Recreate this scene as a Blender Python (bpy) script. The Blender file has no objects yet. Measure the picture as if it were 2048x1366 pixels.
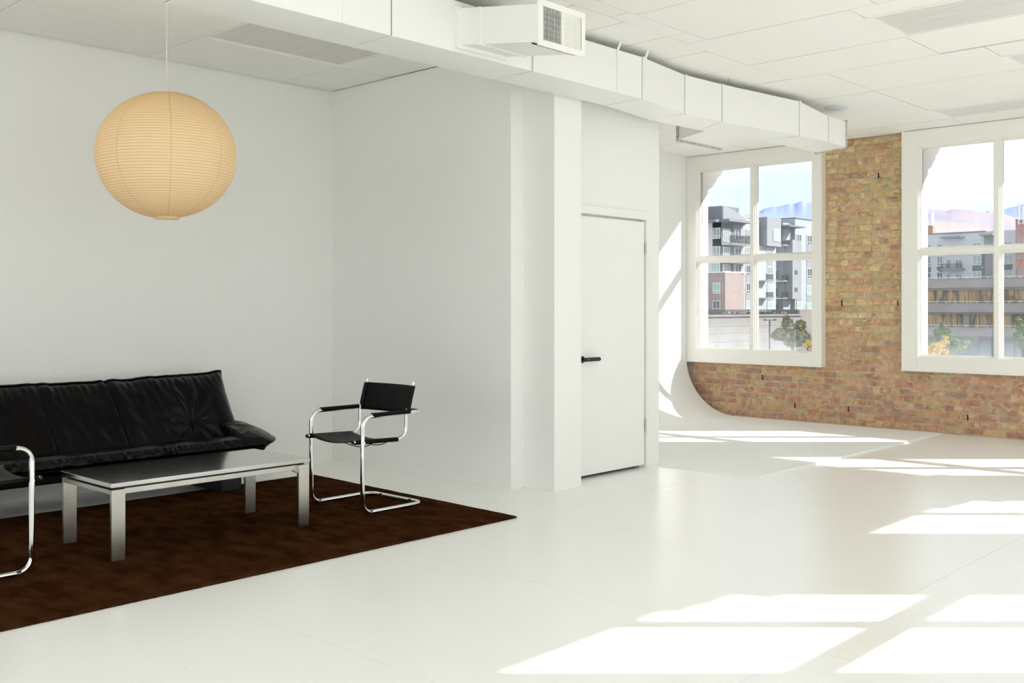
import bpy, bmesh, math, random
from mathutils import Vector, Matrix, noise

rnd = random.Random(7)
SC = bpy.context.scene
COL = SC.collection
PI = math.pi

# ------------------------------------------------------------------ camera
FPX, YAW, V0, CAMH = 2042.0, 0.7537, 614.3, 1.40
cd = bpy.data.cameras.new('camera'); cam = bpy.data.objects.new('camera', cd); COL.objects.link(cam)
cam.location = (0, 0, CAMH); cam.rotation_euler = (PI/2, 0, YAW)
cd.sensor_fit = 'HORIZONTAL'; cd.sensor_width = 36.0; cd.lens = 36.0*FPX/2048.0
cd.shift_y = -(683.0-V0)/2048.0
cd.clip_start = 0.05; cd.clip_end = 30000
SC.camera = cam

# ------------------------------------------------------------------ light, sky, exposure
SUN_DIR = Vector((0.729, 0.684, 0.616)).normalized()        # towards the sun
sl = bpy.data.lights.new('sun', 'SUN'); sun = bpy.data.objects.new('sun', sl); COL.objects.link(sun)
sl.energy = 6.0; sl.angle = math.radians(0.55); sl.color = (1.0, 0.965, 0.91)
sun.location = SUN_DIR*50
sun.rotation_euler = (-SUN_DIR).to_track_quat('-Z', 'Y').to_euler()

W = bpy.data.worlds.new('sky'); SC.world = W; W.use_nodes = True
nt = W.node_tree; nt.nodes.clear()
def N(t, **k):
    n = nt.nodes.new(t)
    for a, b in k.items(): setattr(n, a, b)
    return n
out = N('ShaderNodeOutputWorld'); bg = N('ShaderNodeBackground'); nt.links.new(bg.outputs[0], out.inputs[0])
tc = N('ShaderNodeTexCoord'); mp = N('ShaderNodeMapping'); mp.inputs['Scale'].default_value = (1.6, 1.6, 7.0)
nt.links.new(tc.outputs['Generated'], mp.inputs[0])
cl = N('ShaderNodeTexNoise'); cl.inputs['Scale'].default_value = 2.2; cl.inputs['Detail'].default_value = 7; cl.inputs['Roughness'].default_value = .55
nt.links.new(mp.outputs[0], cl.inputs['Vector'])
cr = N('ShaderNodeValToRGB'); cr.color_ramp.elements[0].position = .30; cr.color_ramp.elements[1].position = .58
nt.links.new(cl.outputs['Fac'], cr.inputs[0])
sx = N('ShaderNodeSeparateXYZ'); nt.links.new(tc.outputs['Generated'], sx.inputs[0])
gr = N('ShaderNodeValToRGB'); e = gr.color_ramp.elements
e[0].position = .0; e[0].color = (.88, .94, .99, 1); e[1].position = .6; e[1].color = (.36, .58, .90, 1)
e2 = gr.color_ramp.elements.new(.16); e2.color = (.67, .85, .985, 1)
nt.links.new(sx.outputs['Z'], gr.inputs[0])
mx = N('ShaderNodeMixRGB'); nt.links.new(cr.outputs[0], mx.inputs[0]); nt.links.new(gr.outputs[0], mx.inputs[1]); mx.inputs[2].default_value = (.97, .985, 1.0, 1)
nt.links.new(mx.outputs[0], bg.inputs[0]); bg.inputs[1].default_value = 1.0

vs = SC.view_settings; vs.view_transform = 'Standard'; vs.look = 'None'; vs.exposure = 1.36; vs.gamma = 1.0; vs.use_curve_mapping = False
try:
    SC.cycles.max_bounces = 10; SC.cycles.diffuse_bounces = 8; SC.cycles.glossy_bounces = 4
    SC.cycles.transmission_bounces = 6; SC.cycles.transparent_max_bounces = 12
    SC.cycles.caustics_reflective = False; SC.cycles.caustics_refractive = False
    SC.cycles.sample_clamp_indirect = 6.0
    SC.cycles.use_denoising = True
    SC.cycles.use_adaptive_sampling = True; SC.cycles.adaptive_threshold = .06; SC.cycles.adaptive_min_samples = 16
except Exception: pass

# ------------------------------------------------------------------ materials
MATS = {}
def mat(name, color, rough=.6, metal=0.0, spec=.5, bump=None, var=None, coat=0.0, extra=None):
    if name in MATS: return MATS[name]
    m = bpy.data.materials.new(name); m.use_nodes = True; MATS[name] = m
    t = m.node_tree; b = t.nodes['Principled BSDF']
    b.inputs['Base Color'].default_value = (*color, 1); b.inputs['Roughness'].default_value = rough
    b.inputs['Metallic'].default_value = metal
    if 'Specular IOR Level' in b.inputs: b.inputs['Specular IOR Level'].default_value = spec
    if coat: b.inputs['Coat Weight'].default_value = coat
    co = t.nodes.new('ShaderNodeTexCoord')
    if bump:
        sc, st, det = bump[:3]
        n = t.nodes.new('ShaderNodeTexNoise'); n.inputs['Scale'].default_value = sc; n.inputs['Detail'].default_value = det
        if len(bump) > 3:
            mpn = t.nodes.new('ShaderNodeMapping'); mpn.inputs['Scale'].default_value = bump[3]
            t.links.new(co.outputs['Object'], mpn.inputs[0]); t.links.new(mpn.outputs[0], n.inputs['Vector'])
        else: t.links.new(co.outputs['Object'], n.inputs['Vector'])
        bp = t.nodes.new('ShaderNodeBump'); bp.inputs['Strength'].default_value = st; bp.inputs['Distance'].default_value = .01
        t.links.new(n.outputs['Fac'], bp.inputs['Height']); t.links.new(bp.outputs[0], b.inputs['Normal'])
    if var:                                                   # (scale, other colour, low, high)
        n = t.nodes.new('ShaderNodeTexNoise'); n.inputs['Scale'].default_value = var[0]; n.inputs['Detail'].default_value = 5
        if len(var) > 4:
            mpn = t.nodes.new('ShaderNodeMapping'); mpn.inputs['Scale'].default_value = var[4]
            t.links.new(co.outputs['Object'], mpn.inputs[0]); t.links.new(mpn.outputs[0], n.inputs['Vector'])
        else: t.links.new(co.outputs['Object'], n.inputs['Vector'])
        r = t.nodes.new('ShaderNodeValToRGB'); r.color_ramp.elements[0].position = var[2]; r.color_ramp.elements[1].position = var[3]
        r.color_ramp.elements[0].color = (*color, 1); r.color_ramp.elements[1].color = (*var[1], 1)
        t.links.new(n.outputs['Fac'], r.inputs[0]); t.links.new(r.outputs[0], b.inputs['Base Color'])
    return m

WALLC = (.88, .885, .862)
M_wall = mat('white_wall_paint', WALLC, .75, bump=(60, .03, 4))
M_trim = mat('white_trim_paint', (.885, .88, .835), .45)
M_door = mat('white_door_paint', (.88, .885, .862), .5)
M_ceil = mat('ceiling_tile_white', (.88, .876, .845), .85, bump=(220, .08, 2))
M_cback = mat('ceiling_void', (.30, .29, .27), .9)
M_duct = mat('painted_duct_metal', (.875, .88, .855), .42, bump=(3, .12, 2))
M_cyc = mat('cyclorama_paint', (.90, .90, .88), .6)
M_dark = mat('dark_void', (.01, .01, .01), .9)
M_lens = mat('prismatic_lens', (.66, .65, .62), .28, var=(5, (.76, .75, .72), .3, .7, (.25, 6, 1)), bump=(400, .25, 1))
M_black = mat('black_plastic', (.012, .012, .012), .45)
M_chrome = mat('chrome', (.74, .74, .735), .06, 1.0)
M_steel = mat('brushed_steel', (.62, .595, .555), .24, 1.0, bump=(60, .05, 3, (1, 1, 14)), var=(6, (.50, .475, .45), .35, .8))
M_steeltop = mat('brushed_steel_top', (.60, .60, .58), .11, 1.0, var=(3, (.54, .54, .525), .3, .8))
M_leather = mat('black_leather', (.0022, .0022, .0027), .23, 0, .15, bump=(260, .12, 4))
M_saddle = mat('black_saddle_leather', (.004, .004, .004), .48, 0, .13, bump=(300, .06, 3))
M_rug = mat('brown_wool', (.036, .0135, .0052), .95, 0, .0, bump=(420, .7, 3), var=(5.5, (.078, .034, .014), .38, .78, (.9, 1.6, 1)))
M_hinge = mat('nickel_hinge', (.55, .54, .5), .3, .8)
M_gravel = mat('street_asphalt', (.16, .165, .17), .9, var=(.08, (.24, .24, .235), .35, .65))

def node_mat(name):
    m = bpy.data.materials.new(name); m.use_nodes = True; MATS[name] = m
    t = m.node_tree
    return m, t, t.nodes['Principled BSDF']

# painted floor: semi-gloss, faint wear and scuffs
M_floor, t, b = node_mat('white_floor_paint')
co = t.nodes.new('ShaderNodeTexCoord')
def tn(t, typ, **k):
    n = t.nodes.new(typ)
    for a, v in k.items(): n.inputs[a].default_value = v
    return n
n1 = tn(t, 'ShaderNodeTexNoise', Scale=1.1, Detail=3.0, Roughness=.5)
t.links.new(co.outputs['Object'], n1.inputs['Vector'])
r1 = t.nodes.new('ShaderNodeValToRGB'); r1.color_ramp.elements[0].position = .3; r1.color_ramp.elements[1].position = .7
r1.color_ramp.elements[0].color = (.925, .921, .892, 1); r1.color_ramp.elements[1].color = (.935, .931, .904, 1)
t.links.new(n1.outputs['Fac'], r1.inputs[0])
n2 = tn(t, 'ShaderNodeTexNoise', Scale=34.0, Detail=2.0); t.links.new(co.outputs['Object'], n2.inputs['Vector'])
r2 = t.nodes.new('ShaderNodeValToRGB'); r2.color_ramp.elements[0].position = .775; r2.color_ramp.elements[1].position = .79
t.links.new(n2.outputs['Fac'], r2.inputs[0])
mm = t.nodes.new('ShaderNodeMixRGB'); mm.inputs[2].default_value = (.42, .41, .39, 1)
t.links.new(r2.outputs[0], mm.inputs[0]); t.links.new(r1.outputs[0], mm.inputs[1]); t.links.new(mm.outputs[0], b.inputs['Base Color'])
n3 = tn(t, 'ShaderNodeTexNoise', Scale=1.6, Detail=3.0, Roughness=.5); t.links.new(co.outputs['Object'], n3.inputs['Vector'])
r3 = t.nodes.new('ShaderNodeMapRange'); r3.inputs['From Min'].default_value = .3; r3.inputs['From Max'].default_value = .7
r3.inputs['To Min'].default_value = .23; r3.inputs['To Max'].default_value = .30
b.inputs['Roughness'].default_value = .27
mpf = t.nodes.new('ShaderNodeMapping'); mpf.inputs['Scale'].default_value = (3, 14, 1); mpf.inputs['Rotation'].default_value = (0, 0, .5)
t.links.new(co.outputs['Object'], mpf.inputs[0])
n4 = tn(t, 'ShaderNodeTexNoise', Scale=2.0, Detail=4.0); t.links.new(mpf.outputs[0], n4.inputs['Vector'])
bpn = t.nodes.new('ShaderNodeBump'); bpn.inputs['Strength'].default_value = .03; bpn.inputs['Distance'].default_value = .01

# window glass: clear with a film of dust near the lower edge
def glass_mat(name, dirt, clear=(.985, .99, .99)):
    m = bpy.data.materials.new(name); m.use_nodes = True; MATS[name] = m
    t = m.node_tree; t.nodes.clear()
    o = t.nodes.new('ShaderNodeOutputMaterial'); tr = t.nodes.new('ShaderNodeBsdfTransparent'); tr.inputs[0].default_value = (*clear, 1)
    gl = t.nodes.new('ShaderNodeBsdfGlossy'); gl.inputs['Roughness'].default_value = .02
    lw_ = t.nodes.new('ShaderNodeLayerWeight'); fr = t.nodes.new('ShaderNodeMapRange'); t.links.new(lw_.outputs['Facing'], fr.inputs['Value'])
    fr.inputs['From Min'].default_value = .35; fr.inputs['From Max'].default_value = 1.0; fr.inputs['To Min'].default_value = .02; fr.inputs['To Max'].default_value = .5
    m1 = t.nodes.new('ShaderNodeMixShader'); t.links.new(fr.outputs[0], m1.inputs[0]); t.links.new(tr.outputs[0], m1.inputs[1]); t.links.new(gl.outputs[0], m1.inputs[2])
    tl = t.nodes.new('ShaderNodeBsdfTranslucent'); tl.inputs[0].default_value = (.75, .82, .85, 1)
    co = t.nodes.new('ShaderNodeTexCoord')
    nz = tn(t, 'ShaderNodeTexNoise', Scale=5.0, Detail=7.0, Roughness=.65); t.links.new(co.outputs['Object'], nz.inputs['Vector'])
    sp = t.nodes.new('ShaderNodeSeparateXYZ'); t.links.new(co.outputs['Generated'], sp.inputs[0])
    mr = t.nodes.new('ShaderNodeMapRange'); mr.inputs['From Min'].default_value = 0.0; mr.inputs['From Max'].default_value = .34
    mr.inputs['To Min'].default_value = 1.0; mr.inputs['To Max'].default_value = .12
    t.links.new(sp.outputs['Z'], mr.inputs['Value'])
    mu = t.nodes.new('ShaderNodeMath'); mu.operation = 'MULTIPLY'; t.links.new(nz.outputs['Fac'], mu.inputs[0]); t.links.new(mr.outputs[0], mu.inputs[1])
    m3 = t.nodes.new('ShaderNodeMath'); m3.operation = 'MULTIPLY'; m3.inputs[1].default_value = dirt; t.links.new(mu.outputs[0], m3.inputs[0])
    m2 = t.nodes.new('ShaderNodeMixShader'); t.links.new(m3.outputs[0], m2.inputs[0]); t.links.new(m1.outputs[0], m2.inputs[1]); t.links.new(tl.outputs[0], m2.inputs[2])
    t.links.new(m2.outputs[0], o.inputs[0])
    return m
M_glass = glass_mat('window_glass', .10)
M_glass_low = glass_mat('dusty_window_glass', .35)
M_dim = glass_mat('dimmed_window_glass', .04, (.67, .675, .68))  # tint added to the glass to dim the bright city outside
M_dim_low = glass_mat('dusty_dimmed_window_glass', .15, (.67, .675, .68))

# brick: each brick picks its own clay colour; lower courses run redder
M_brick, t, b = node_mat('reclaimed_brick')
oi = t.nodes.new('ShaderNodeObjectInfo'); ge = t.nodes.new('ShaderNodeNewGeometry'); co = t.nodes.new('ShaderNodeTexCoord')
ad = t.nodes.new('ShaderNodeMath'); ad.operation = 'ADD'; t.links.new(oi.outputs['Random'], ad.inputs[0]); t.links.new(ge.outputs['Random Per Island'], ad.inputs[1])
fr = t.nodes.new('ShaderNodeMath'); fr.operation = 'FRACT'; t.links.new(ad.outputs[0], fr.inputs[0])
def ramp(t, cols):
    r = t.nodes.new('ShaderNodeValToRGB'); r.color_ramp.interpolation = 'CONSTANT'; el = r.color_ramp.elements
    while len(el) > 1: el.remove(el[-1])
    el[0].position = 0; el[0].color = (*cols[0], 1)
    for i, c in enumerate(cols[1:], 1):
        x = el.new(i/len(cols)); x.color = (*c, 1)
    return r
TAN = [(0.741, 0.562, 0.295), (0.677, 0.493, 0.262), (0.772, 0.610, 0.328), (0.617, 0.459, 0.260), (0.723, 0.461, 0.262), (0.693, 0.412, 0.245), (0.556, 0.474, 0.227), (0.804, 0.645, 0.359), (0.509, 0.325, 0.206), (0.648, 0.524, 0.262)]
RED = [(0.567, 0.311, 0.211), (0.631, 0.359, 0.238), (0.519, 0.285, 0.204), (0.665, 0.468, 0.257), (0.474, 0.270, 0.194), (0.598, 0.328, 0.228), (0.571, 0.435, 0.222), (0.679, 0.406, 0.255), (0.442, 0.277, 0.201), (0.697, 0.501, 0.289)]
ra, rb = ramp(t, TAN), ramp(t, RED)
t.links.new(fr.outputs[0], ra.inputs[0]); t.links.new(fr.outputs[0], rb.inputs[0])
sp = t.nodes.new('ShaderNodeSeparateXYZ'); t.links.new(ge.outputs['Position'], sp.inputs[0])
mr = t.nodes.new('ShaderNodeMapRange'); mr.inputs['From Min'].default_value = .55; mr.inputs['From Max'].default_value = 1.3; t.links.new(sp.outputs['Z'], mr.inputs['Value'])
def second(rmp):
    a2 = t.nodes.new('ShaderNodeMath'); a2.operation = 'MULTIPLY_ADD'; a2.inputs[1].default_value = 7.31; a2.inputs[2].default_value = .37; t.links.new(fr.outputs[0], a2.inputs[0])
    f2 = t.nodes.new('ShaderNodeMath'); f2.operation = 'FRACT'; t.links.new(a2.outputs[0], f2.inputs[0])
    r2_ = ramp(t, TAN if rmp is ra else RED); t.links.new(f2.outputs[0], r2_.inputs[0])
    nn = tn(t, 'ShaderNodeTexNoise', Scale=9.0, Detail=3.0, Distortion=.8); t.links.new(ge.outputs['Position'], nn.inputs['Vector'])
    rr_ = t.nodes.new('ShaderNodeValToRGB'); rr_.color_ramp.elements[0].position = .47; rr_.color_ramp.elements[1].position = .56; t.links.new(nn.outputs['Fac'], rr_.inputs[0])
    m_ = t.nodes.new('ShaderNodeMixRGB'); t.links.new(rr_.outputs[0], m_.inputs[0]); t.links.new(rmp.outputs[0], m_.inputs[1]); t.links.new(r2_.outputs[0], m_.inputs[2])
    return m_
ra, rb = second(ra), second(rb)
mx1 = t.nodes.new('ShaderNodeMixRGB'); t.links.new(mr.outputs[0], mx1.inputs[0]); t.links.new(rb.outputs[0], mx1.inputs[1]); t.links.new(ra.outputs[0], mx1.inputs[2])
nz = tn(t, 'ShaderNodeTexNoise', Scale=16.0, Detail=6.0, Roughness=.62); t.links.new(ge.outputs['Position'], nz.inputs['Vector'])
rz = t.nodes.new('ShaderNodeValToRGB'); rz.color_ramp.elements[0].position = .36; rz.color_ramp.elements[1].position = .66
t.links.new(nz.outputs['Fac'], rz.inputs[0])
mx2 = t.nodes.new('ShaderNodeMixRGB'); mx2.blend_type = 'MULTIPLY'; mx2.inputs[0].default_value = .75
rz.color_ramp.elements[0].color = (.62, .56, .50, 1); rz.color_ramp.elements[1].color = (1.12, 1.08, 1.02, 1)
t.links.new(mx1.outputs[0], mx2.inputs[1]); t.links.new(rz.outputs[0], mx2.inputs[2])
nw = tn(t, 'ShaderNodeTexNoise', Scale=7.5, Detail=5.0, Roughness=.7); t.links.new(ge.outputs['Position'], nw.inputs['Vector'])
rw = t.nodes.new('ShaderNodeValToRGB'); rw.color_ramp.elements[0].position = .46; rw.color_ramp.elements[1].position = .72
rw.color_ramp.elements[1].color = (.38, .38, .38, 1); t.links.new(nw.outputs['Fac'], rw.inputs[0])
mx3 = t.nodes.new('ShaderNodeMixRGB'); mx3.inputs[2].default_value = (.62, .53, .42, 1)
t.links.new(rw.outputs[0], mx3.inputs[0]); t.links.new(mx2.outputs[0], mx3.inputs[1])
t.links.new(mx3.outputs[0], b.inputs['Base Color']); b.inputs['Roughness'].default_value = .9
bb = t.nodes.new('ShaderNodeBump'); bb.inputs['Strength'].default_value = .5; bb.inputs['Distance'].default_value = .012
nb = tn(t, 'ShaderNodeTexNoise', Scale=45.0, Detail=4.0); t.links.new(ge.outputs['Position'], nb.inputs['Vector'])
t.links.new(nb.outputs['Fac'], bb.inputs['Height']); t.links.new(bb.outputs[0], b.inputs['Normal'])
M_mortar = mat('lime_mortar', (.57, .485, .37), .95, bump=(40, .6, 5), var=(9, (.42, .34, .25), .42, .66))
M_extstone = mat('white_painted_masonry', (.92, .895, .84), .8, bump=(14, .15, 4))

# lantern paper
M_paper = bpy.data.materials.new('washi_paper'); M_paper.use_nodes = True
t = M_paper.node_tree; t.nodes.clear()
o = t.nodes.new('ShaderNodeOutputMaterial'); df = t.nodes.new('ShaderNodeBsdfDiffuse'); tl = t.nodes.new('ShaderNodeBsdfTranslucent')
df.inputs[0].default_value = (.86, .70, .44, 1); tl.inputs[0].default_value = (.90, .73, .45, 1)
ms = t.nodes.new('ShaderNodeMixShader'); ms.inputs[0].default_value = .35
co = t.nodes.new('ShaderNodeTexCoord'); nz = tn(t, 'ShaderNodeTexNoise', Scale=26.0, Detail=5.0); t.links.new(co.outputs['Object'], nz.inputs['Vector'])
rr = t.nodes.new('ShaderNodeValToRGB'); rr.color_ramp.elements[0].color = (.88, .745, .50, 1); rr.color_ramp.elements[1].color = (.93, .81, .58, 1)
t.links.new(nz.outputs['Fac'], rr.inputs[0]); t.links.new(rr.outputs[0], df.inputs[0])
t.links.new(df.outputs[0], ms.inputs[1]); t.links.new(tl.outputs[0], ms.inputs[2]); t.links.new(ms.outputs[0], o.inputs[0])
M_rib = mat('bamboo_rib', (.56, .40, .20), .7)
M_seam = mat('paper_seam', (.78, .57, .29), .8)

# ------------------------------------------------------------------ mesh helpers
class MB:
    def __init__(s): s.v = []; s.f = []; s.mi = []; s.cur = 0
    def add(s, vs, fs):
        o = len(s.v); s.v += [tuple(p) for p in vs]
        for f in fs: s.f.append(tuple(i+o for i in f)); s.mi.append(s.cur)
        return s
    def box(s, a, b):
        x0, y0, z0 = [min(a[i], b[i]) for i in range(3)]; x1, y1, z1 = [max(a[i], b[i]) for i in range(3)]
        return s.add([(x0,y0,z0),(x1,y0,z0),(x1,y1,z0),(x0,y1,z0),(x0,y0,z1),(x1,y0,z1),(x1,y1,z1),(x0,y1,z1)],
                     [(3,2,1,0),(4,5,6,7),(0,1,5,4),(1,2,6,5),(2,3,7,6),(3,0,4,7)])
    def prism(s, poly, a, b):
        """poly: list of 3D points of one end; a,b: vectors added for both ends"""
        n = len(poly); a = Vector(a); b = Vector(b)
        vs = [Vector(p)+a for p in poly]+[Vector(p)+b for p in poly]
        fs = [tuple(range(n))[::-1], tuple(range(n, 2*n))]+[(i, (i+1) % n, n+(i+1) % n, n+i) for i in range(n)]
        return s.add(vs, fs)
    def lathe(s, prof, c, seg=32, cap=True):
        n = len(prof); vs = []
        for i in range(seg):
            a = 2*PI*i/seg
            for r, z in prof: vs.append((c[0]+r*math.cos(a), c[1]+r*math.sin(a), c[2]+z))
        fs = []
        for i in range(seg):
            j = (i+1) % seg
            for k in range(n-1): fs.append((i*n+k, j*n+k, j*n+k+1, i*n+k+1))
        if cap:
            fs.append(tuple(i*n for i in range(seg))[::-1]); fs.append(tuple(i*n+n-1 for i in range(seg)))
        return s.add(vs, fs)
    def tube(s, pts, r, seg=10, cap=True, closed=False):
        pts = [Vector(p) for p in pts]; n = len(pts); vs = []; fs = []
        up = None
        for i, p in enumerate(pts):
            if closed: d = (pts[(i+1) % n]-pts[i-1]).normalized()
            else: d = (pts[min(i+1, n-1)]-pts[max(i-1, 0)]).normalized()
            if up is None:
                up = d.orthogonal().normalized()
            else:
                up = (up-d*up.dot(d));
                up = up.normalized() if up.length > 1e-6 else d.orthogonal().normalized()
            sd = d.cross(up)
            for k in range(seg):
                a = 2*PI*k/seg; vs.append(p+(up*math.cos(a)+sd*math.sin(a))*r)
        m = n if closed else n-1
        for i in range(m):
            j = (i+1) % n
            for k in range(seg):
                l = (k+1) % seg; fs.append((i*seg+k, i*seg+l, j*seg+l, j*seg+k))
        if cap and not closed:
            fs.append(tuple(range(seg))[::-1]); fs.append(tuple((n-1)*seg+k for k in range(seg)))
        return s.add(vs, fs)
    def grid(s, fn, nu, nv, closeu=False, closev=False):
        vs = [fn(i/(nu if closeu else nu-1), j/(nv if closev else nv-1)) for i in range(nu) for j in range(nv)]
        fs = []
        for i in range(nu if closeu else nu-1):
            for j in range(nv if closev else nv-1):
                a, b_ = (i+1) % nu, (j+1) % nv
                fs.append((i*nv+j, a*nv+j, a*nv+b_, i*nv+b_))
        return s.add(vs, fs)
    def mesh(s, name, mats, smooth=False, bevel=0, recalc=True):
        me = bpy.data.meshes.new(name); me.from_pydata([tuple(p) for p in s.v], [], s.f)
        for m in (mats if isinstance(mats, (list, tuple)) else [mats]): me.materials.append(m)
        if len(me.materials) > 1:
            for p, i in zip(me.polygons, s.mi): p.material_index = i
        if recalc or bevel:
            bm = bmesh.new(); bm.from_mesh(me)
            if bevel:
                bmesh.ops.bevel(bm, geom=[e for e in bm.edges if len(e.link_faces) == 2 and e.calc_face_angle(0) > .5], offset=bevel, segments=2, affect='EDGES', profile=.6)
            if recalc: bmesh.ops.recalc_face_normals(bm, faces=bm.faces)
            bm.to_mesh(me); bm.free()
        if smooth:
            for p in me.polygons: p.use_smooth = True
        me.update(); return me
    def build(s, name, mats, parent=None, smooth=False, bevel=0, recalc=True):
        return link(name, s.mesh(name, mats, smooth, bevel, recalc), parent)
def link(name, me, parent=None):
    o = bpy.data.objects.new(name, me); COL.objects.link(o)
    if parent is not None:
        o.parent = parent
        # parents never move after their parts are attached, unless they are placed as a whole
    return o
def boxo(name, a, b, m, parent=None, bevel=0): return MB().box(a, b).build(name, m, parent, bevel=bevel)
def tag(o, label=None, cat=None, group=None, kind=None):
    if label: o['label'] = label
    if cat: o['category'] = cat
    if group: o['group'] = group
    if kind: o['kind'] = kind
    return o
def empty(name, loc=(0, 0, 0), rz=0):
    o = bpy.data.objects.new(name, None); COL.objects.link(o); o.location = loc; o.rotation_euler = (0, 0, rz)
    o.empty_display_size = .1; return o
def copy_tree(o, parent=None):
    c = o.copy(); COL.objects.link(c); c.parent = parent
    for ch in list(o.children): copy_tree(ch, c)
    return c
def fillet(pts, r, n=7, closed=False):
    pts = [Vector(p) for p in pts]; out = []; m = len(pts)
    for i, p in enumerate(pts):
        if not closed and i in (0, m-1): out.append(p); continue
        a = (pts[i-1]-p); b = (pts[(i+1) % m]-p); ri = r[i] if isinstance(r, (list, tuple)) else r
        ang = a.angle(b); d = min(ri/math.tan(ang/2), a.length*.49, b.length*.49); rr = d*math.tan(ang/2)
        p0 = p+a.normalized()*d; p1 = p+b.normalized()*d
        c = p+(a.normalized()+b.normalized()).normalized()*(rr/math.sin(ang/2))
        v0 = p0-c; v1 = p1-c; th = v0.angle(v1); ax = v0.cross(v1).normalized()
        for k in range(n+1): out.append(c+Matrix.Rotation(th*k/n, 3, ax) @ v0)
    return out
SY, CY = math.sin(YAW), math.cos(YAW)
def ray(u, v):
    a = (u-1024)/FPX
    return Vector((-SY+CY*a, CY+SY*a, (V0-v)/FPX))
def on_x(u, v, X): d = ray(u, v); t = X/d.x; return Vector((X, d.y*t, CAMH+d.z*t))
def on_y(u, v, Y): d = ray(u, v); t = Y/d.y; return Vector((d.x*t, Y, CAMH+d.z*t))
def at_depth(u, v, D): d = ray(u, v); return Vector((d.x*D, d.y*D, CAMH+d.z*D))

# ================================================================== THE ROOM
XL, XR, YF, YN, ZC = -7.62, .587, 11.51, -3.4, 3.38
YP, XP = 11.41, .487                        # planes of the window panels that stand proud of the brick
YB, XD, YD = 5.71, -5.25, 7.50              # lounge back wall, door wall, its far end

# floor: painted sheets over a slab
floor = tag(boxo('floor', (XL-.3, YN-.3, -.25), (XR+.3, YF+.3, -.012), M_floor), 'glossy white painted floor of large sheets', kind='structure')
xs = [XL-.1, -7.15, -4.57, -1.99, XR+.1]; ys = [YN-.1]+[3.87+1.29*k for k in range(-5, 6)]+[YF+.1]
for i in range(len(xs)-1):
    for j in range(len(ys)-1):
        if ys[j+1]-ys[j] < .05: continue
        boxo('floor_panel', (xs[i]+.001, ys[j]+.001, -.012), (xs[i+1]-.001, ys[j+1]-.001, 0), M_floor, floor)

# walls
wl = tag(MB().box((XL-.2, YN, -.02), (XL, YF, ZC+.1)).build('wall_left', M_wall), 'plain white wall behind the black sofa', kind='structure')
tag(MB().box((XL, YB, 0), (-5.37, YB+.14, ZC)).build('wall_back', M_wall), 'white end wall of the lounge behind the tubular chair', kind='structure')
tag(MB().box((-5.40, 5.85, 0), (-5.05, 6.17, ZC)).build('column', M_wall, bevel=.004), 'square white column beside the door', kind='structure')
DY0, DY1, DZ = 6.33, 7.285, 2.147
wp = MB().box((XD-.13, 6.17, 0), (XD, DY0-.012, ZC)).box((XD-.13, DY1+.012, 0), (XD, YD, ZC)).box((XD-.13, DY0-.012, DZ+.014), (XD, DY1+.012, ZC))
wp.box((XL, YD-.13, 0), (XD-.13, YD, ZC))
wp = tag(wp.build('wall_partition', M_wall), 'white partition wall holding the flush door', kind='structure')
boxo('closet_shade_sheet', (XD-.9, 6.0, .0), (XD-.88, YD-.13, 2.6), M_dark, wp)  # black sheet stands in for the closet's shade behind the door

# door with flat casing, lever handle and two hinges
door = tag(empty('door_1', (XD, DY0, 0)), 'flush white door with a black lever handle', kind='structure')
door.location = (0, 0, 0)
boxo('door_leaf', (XD-.045, DY0, .028), (XD-.004, DY1, DZ-.006), M_door, door, bevel=.002)
fr = MB().box((XD-.10, DY0-.012, 0), (XD-.05, DY0+.01, DZ+.014)).box((XD-.10, DY1-.01, 0), (XD-.05, DY1+.012, DZ+.014)).box((XD-.10, DY0, DZ-.004), (XD-.05, DY1, DZ+.014))
fr.build('door_stop', M_door, door)
for a_, b_ in (((DY1+.012, 0), (DY1+.075, DZ+.014)), ((6.17, DZ+.014), (DY1+.075, DZ+.085)), ((DY0-.075, 0), (DY0-.012, DZ+.014))):
    boxo('door_casing', (XD, *a_), (XD+.014, *b_), M_trim, door, bevel=.002)
h = MB().lathe([(0, 0), (.028, 0), (.028, .010), (.012, .012), (.012, .045), (0, .045)], (0, 0, 0), 20, cap=False)
hd = h.build('handle_rose', M_black, door, smooth=False); hd.rotation_euler = (0, PI/2, 0); hd.location = (XD-.004, 6.425, .975)
MB().prism([(0, 6.405, .959), (0, 6.59, .959), (0, 6.607, .966), (0, 6.612, .975), (0, 6.607, .984), (0, 6.59, .991), (0, 6.405, .991)], (XD+.036, 0, 0), (XD+.050, 0, 0)).build('lever', M_black, door, bevel=.002)
k = MB().lathe([(0, 0), (.006, 0), (.006, .004), (0, .004)], (0, 0, 0), 12, cap=False).build('lock_button', M_hinge, door); k.rotation_euler = (0, PI/2, 0); k.location = (XD+.049, 6.445, .975)
for z in (1.91, .37):
    MB().tube([(XD+.004, DY1+.005, z-.05), (XD+.004, DY1+.005, z+.05)], .007, 8).box((XD-.004, DY1+.004, z-.048), (XD+.002, DY1+.011, z+.048)).build('hinge', M_hinge, door)

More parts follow.
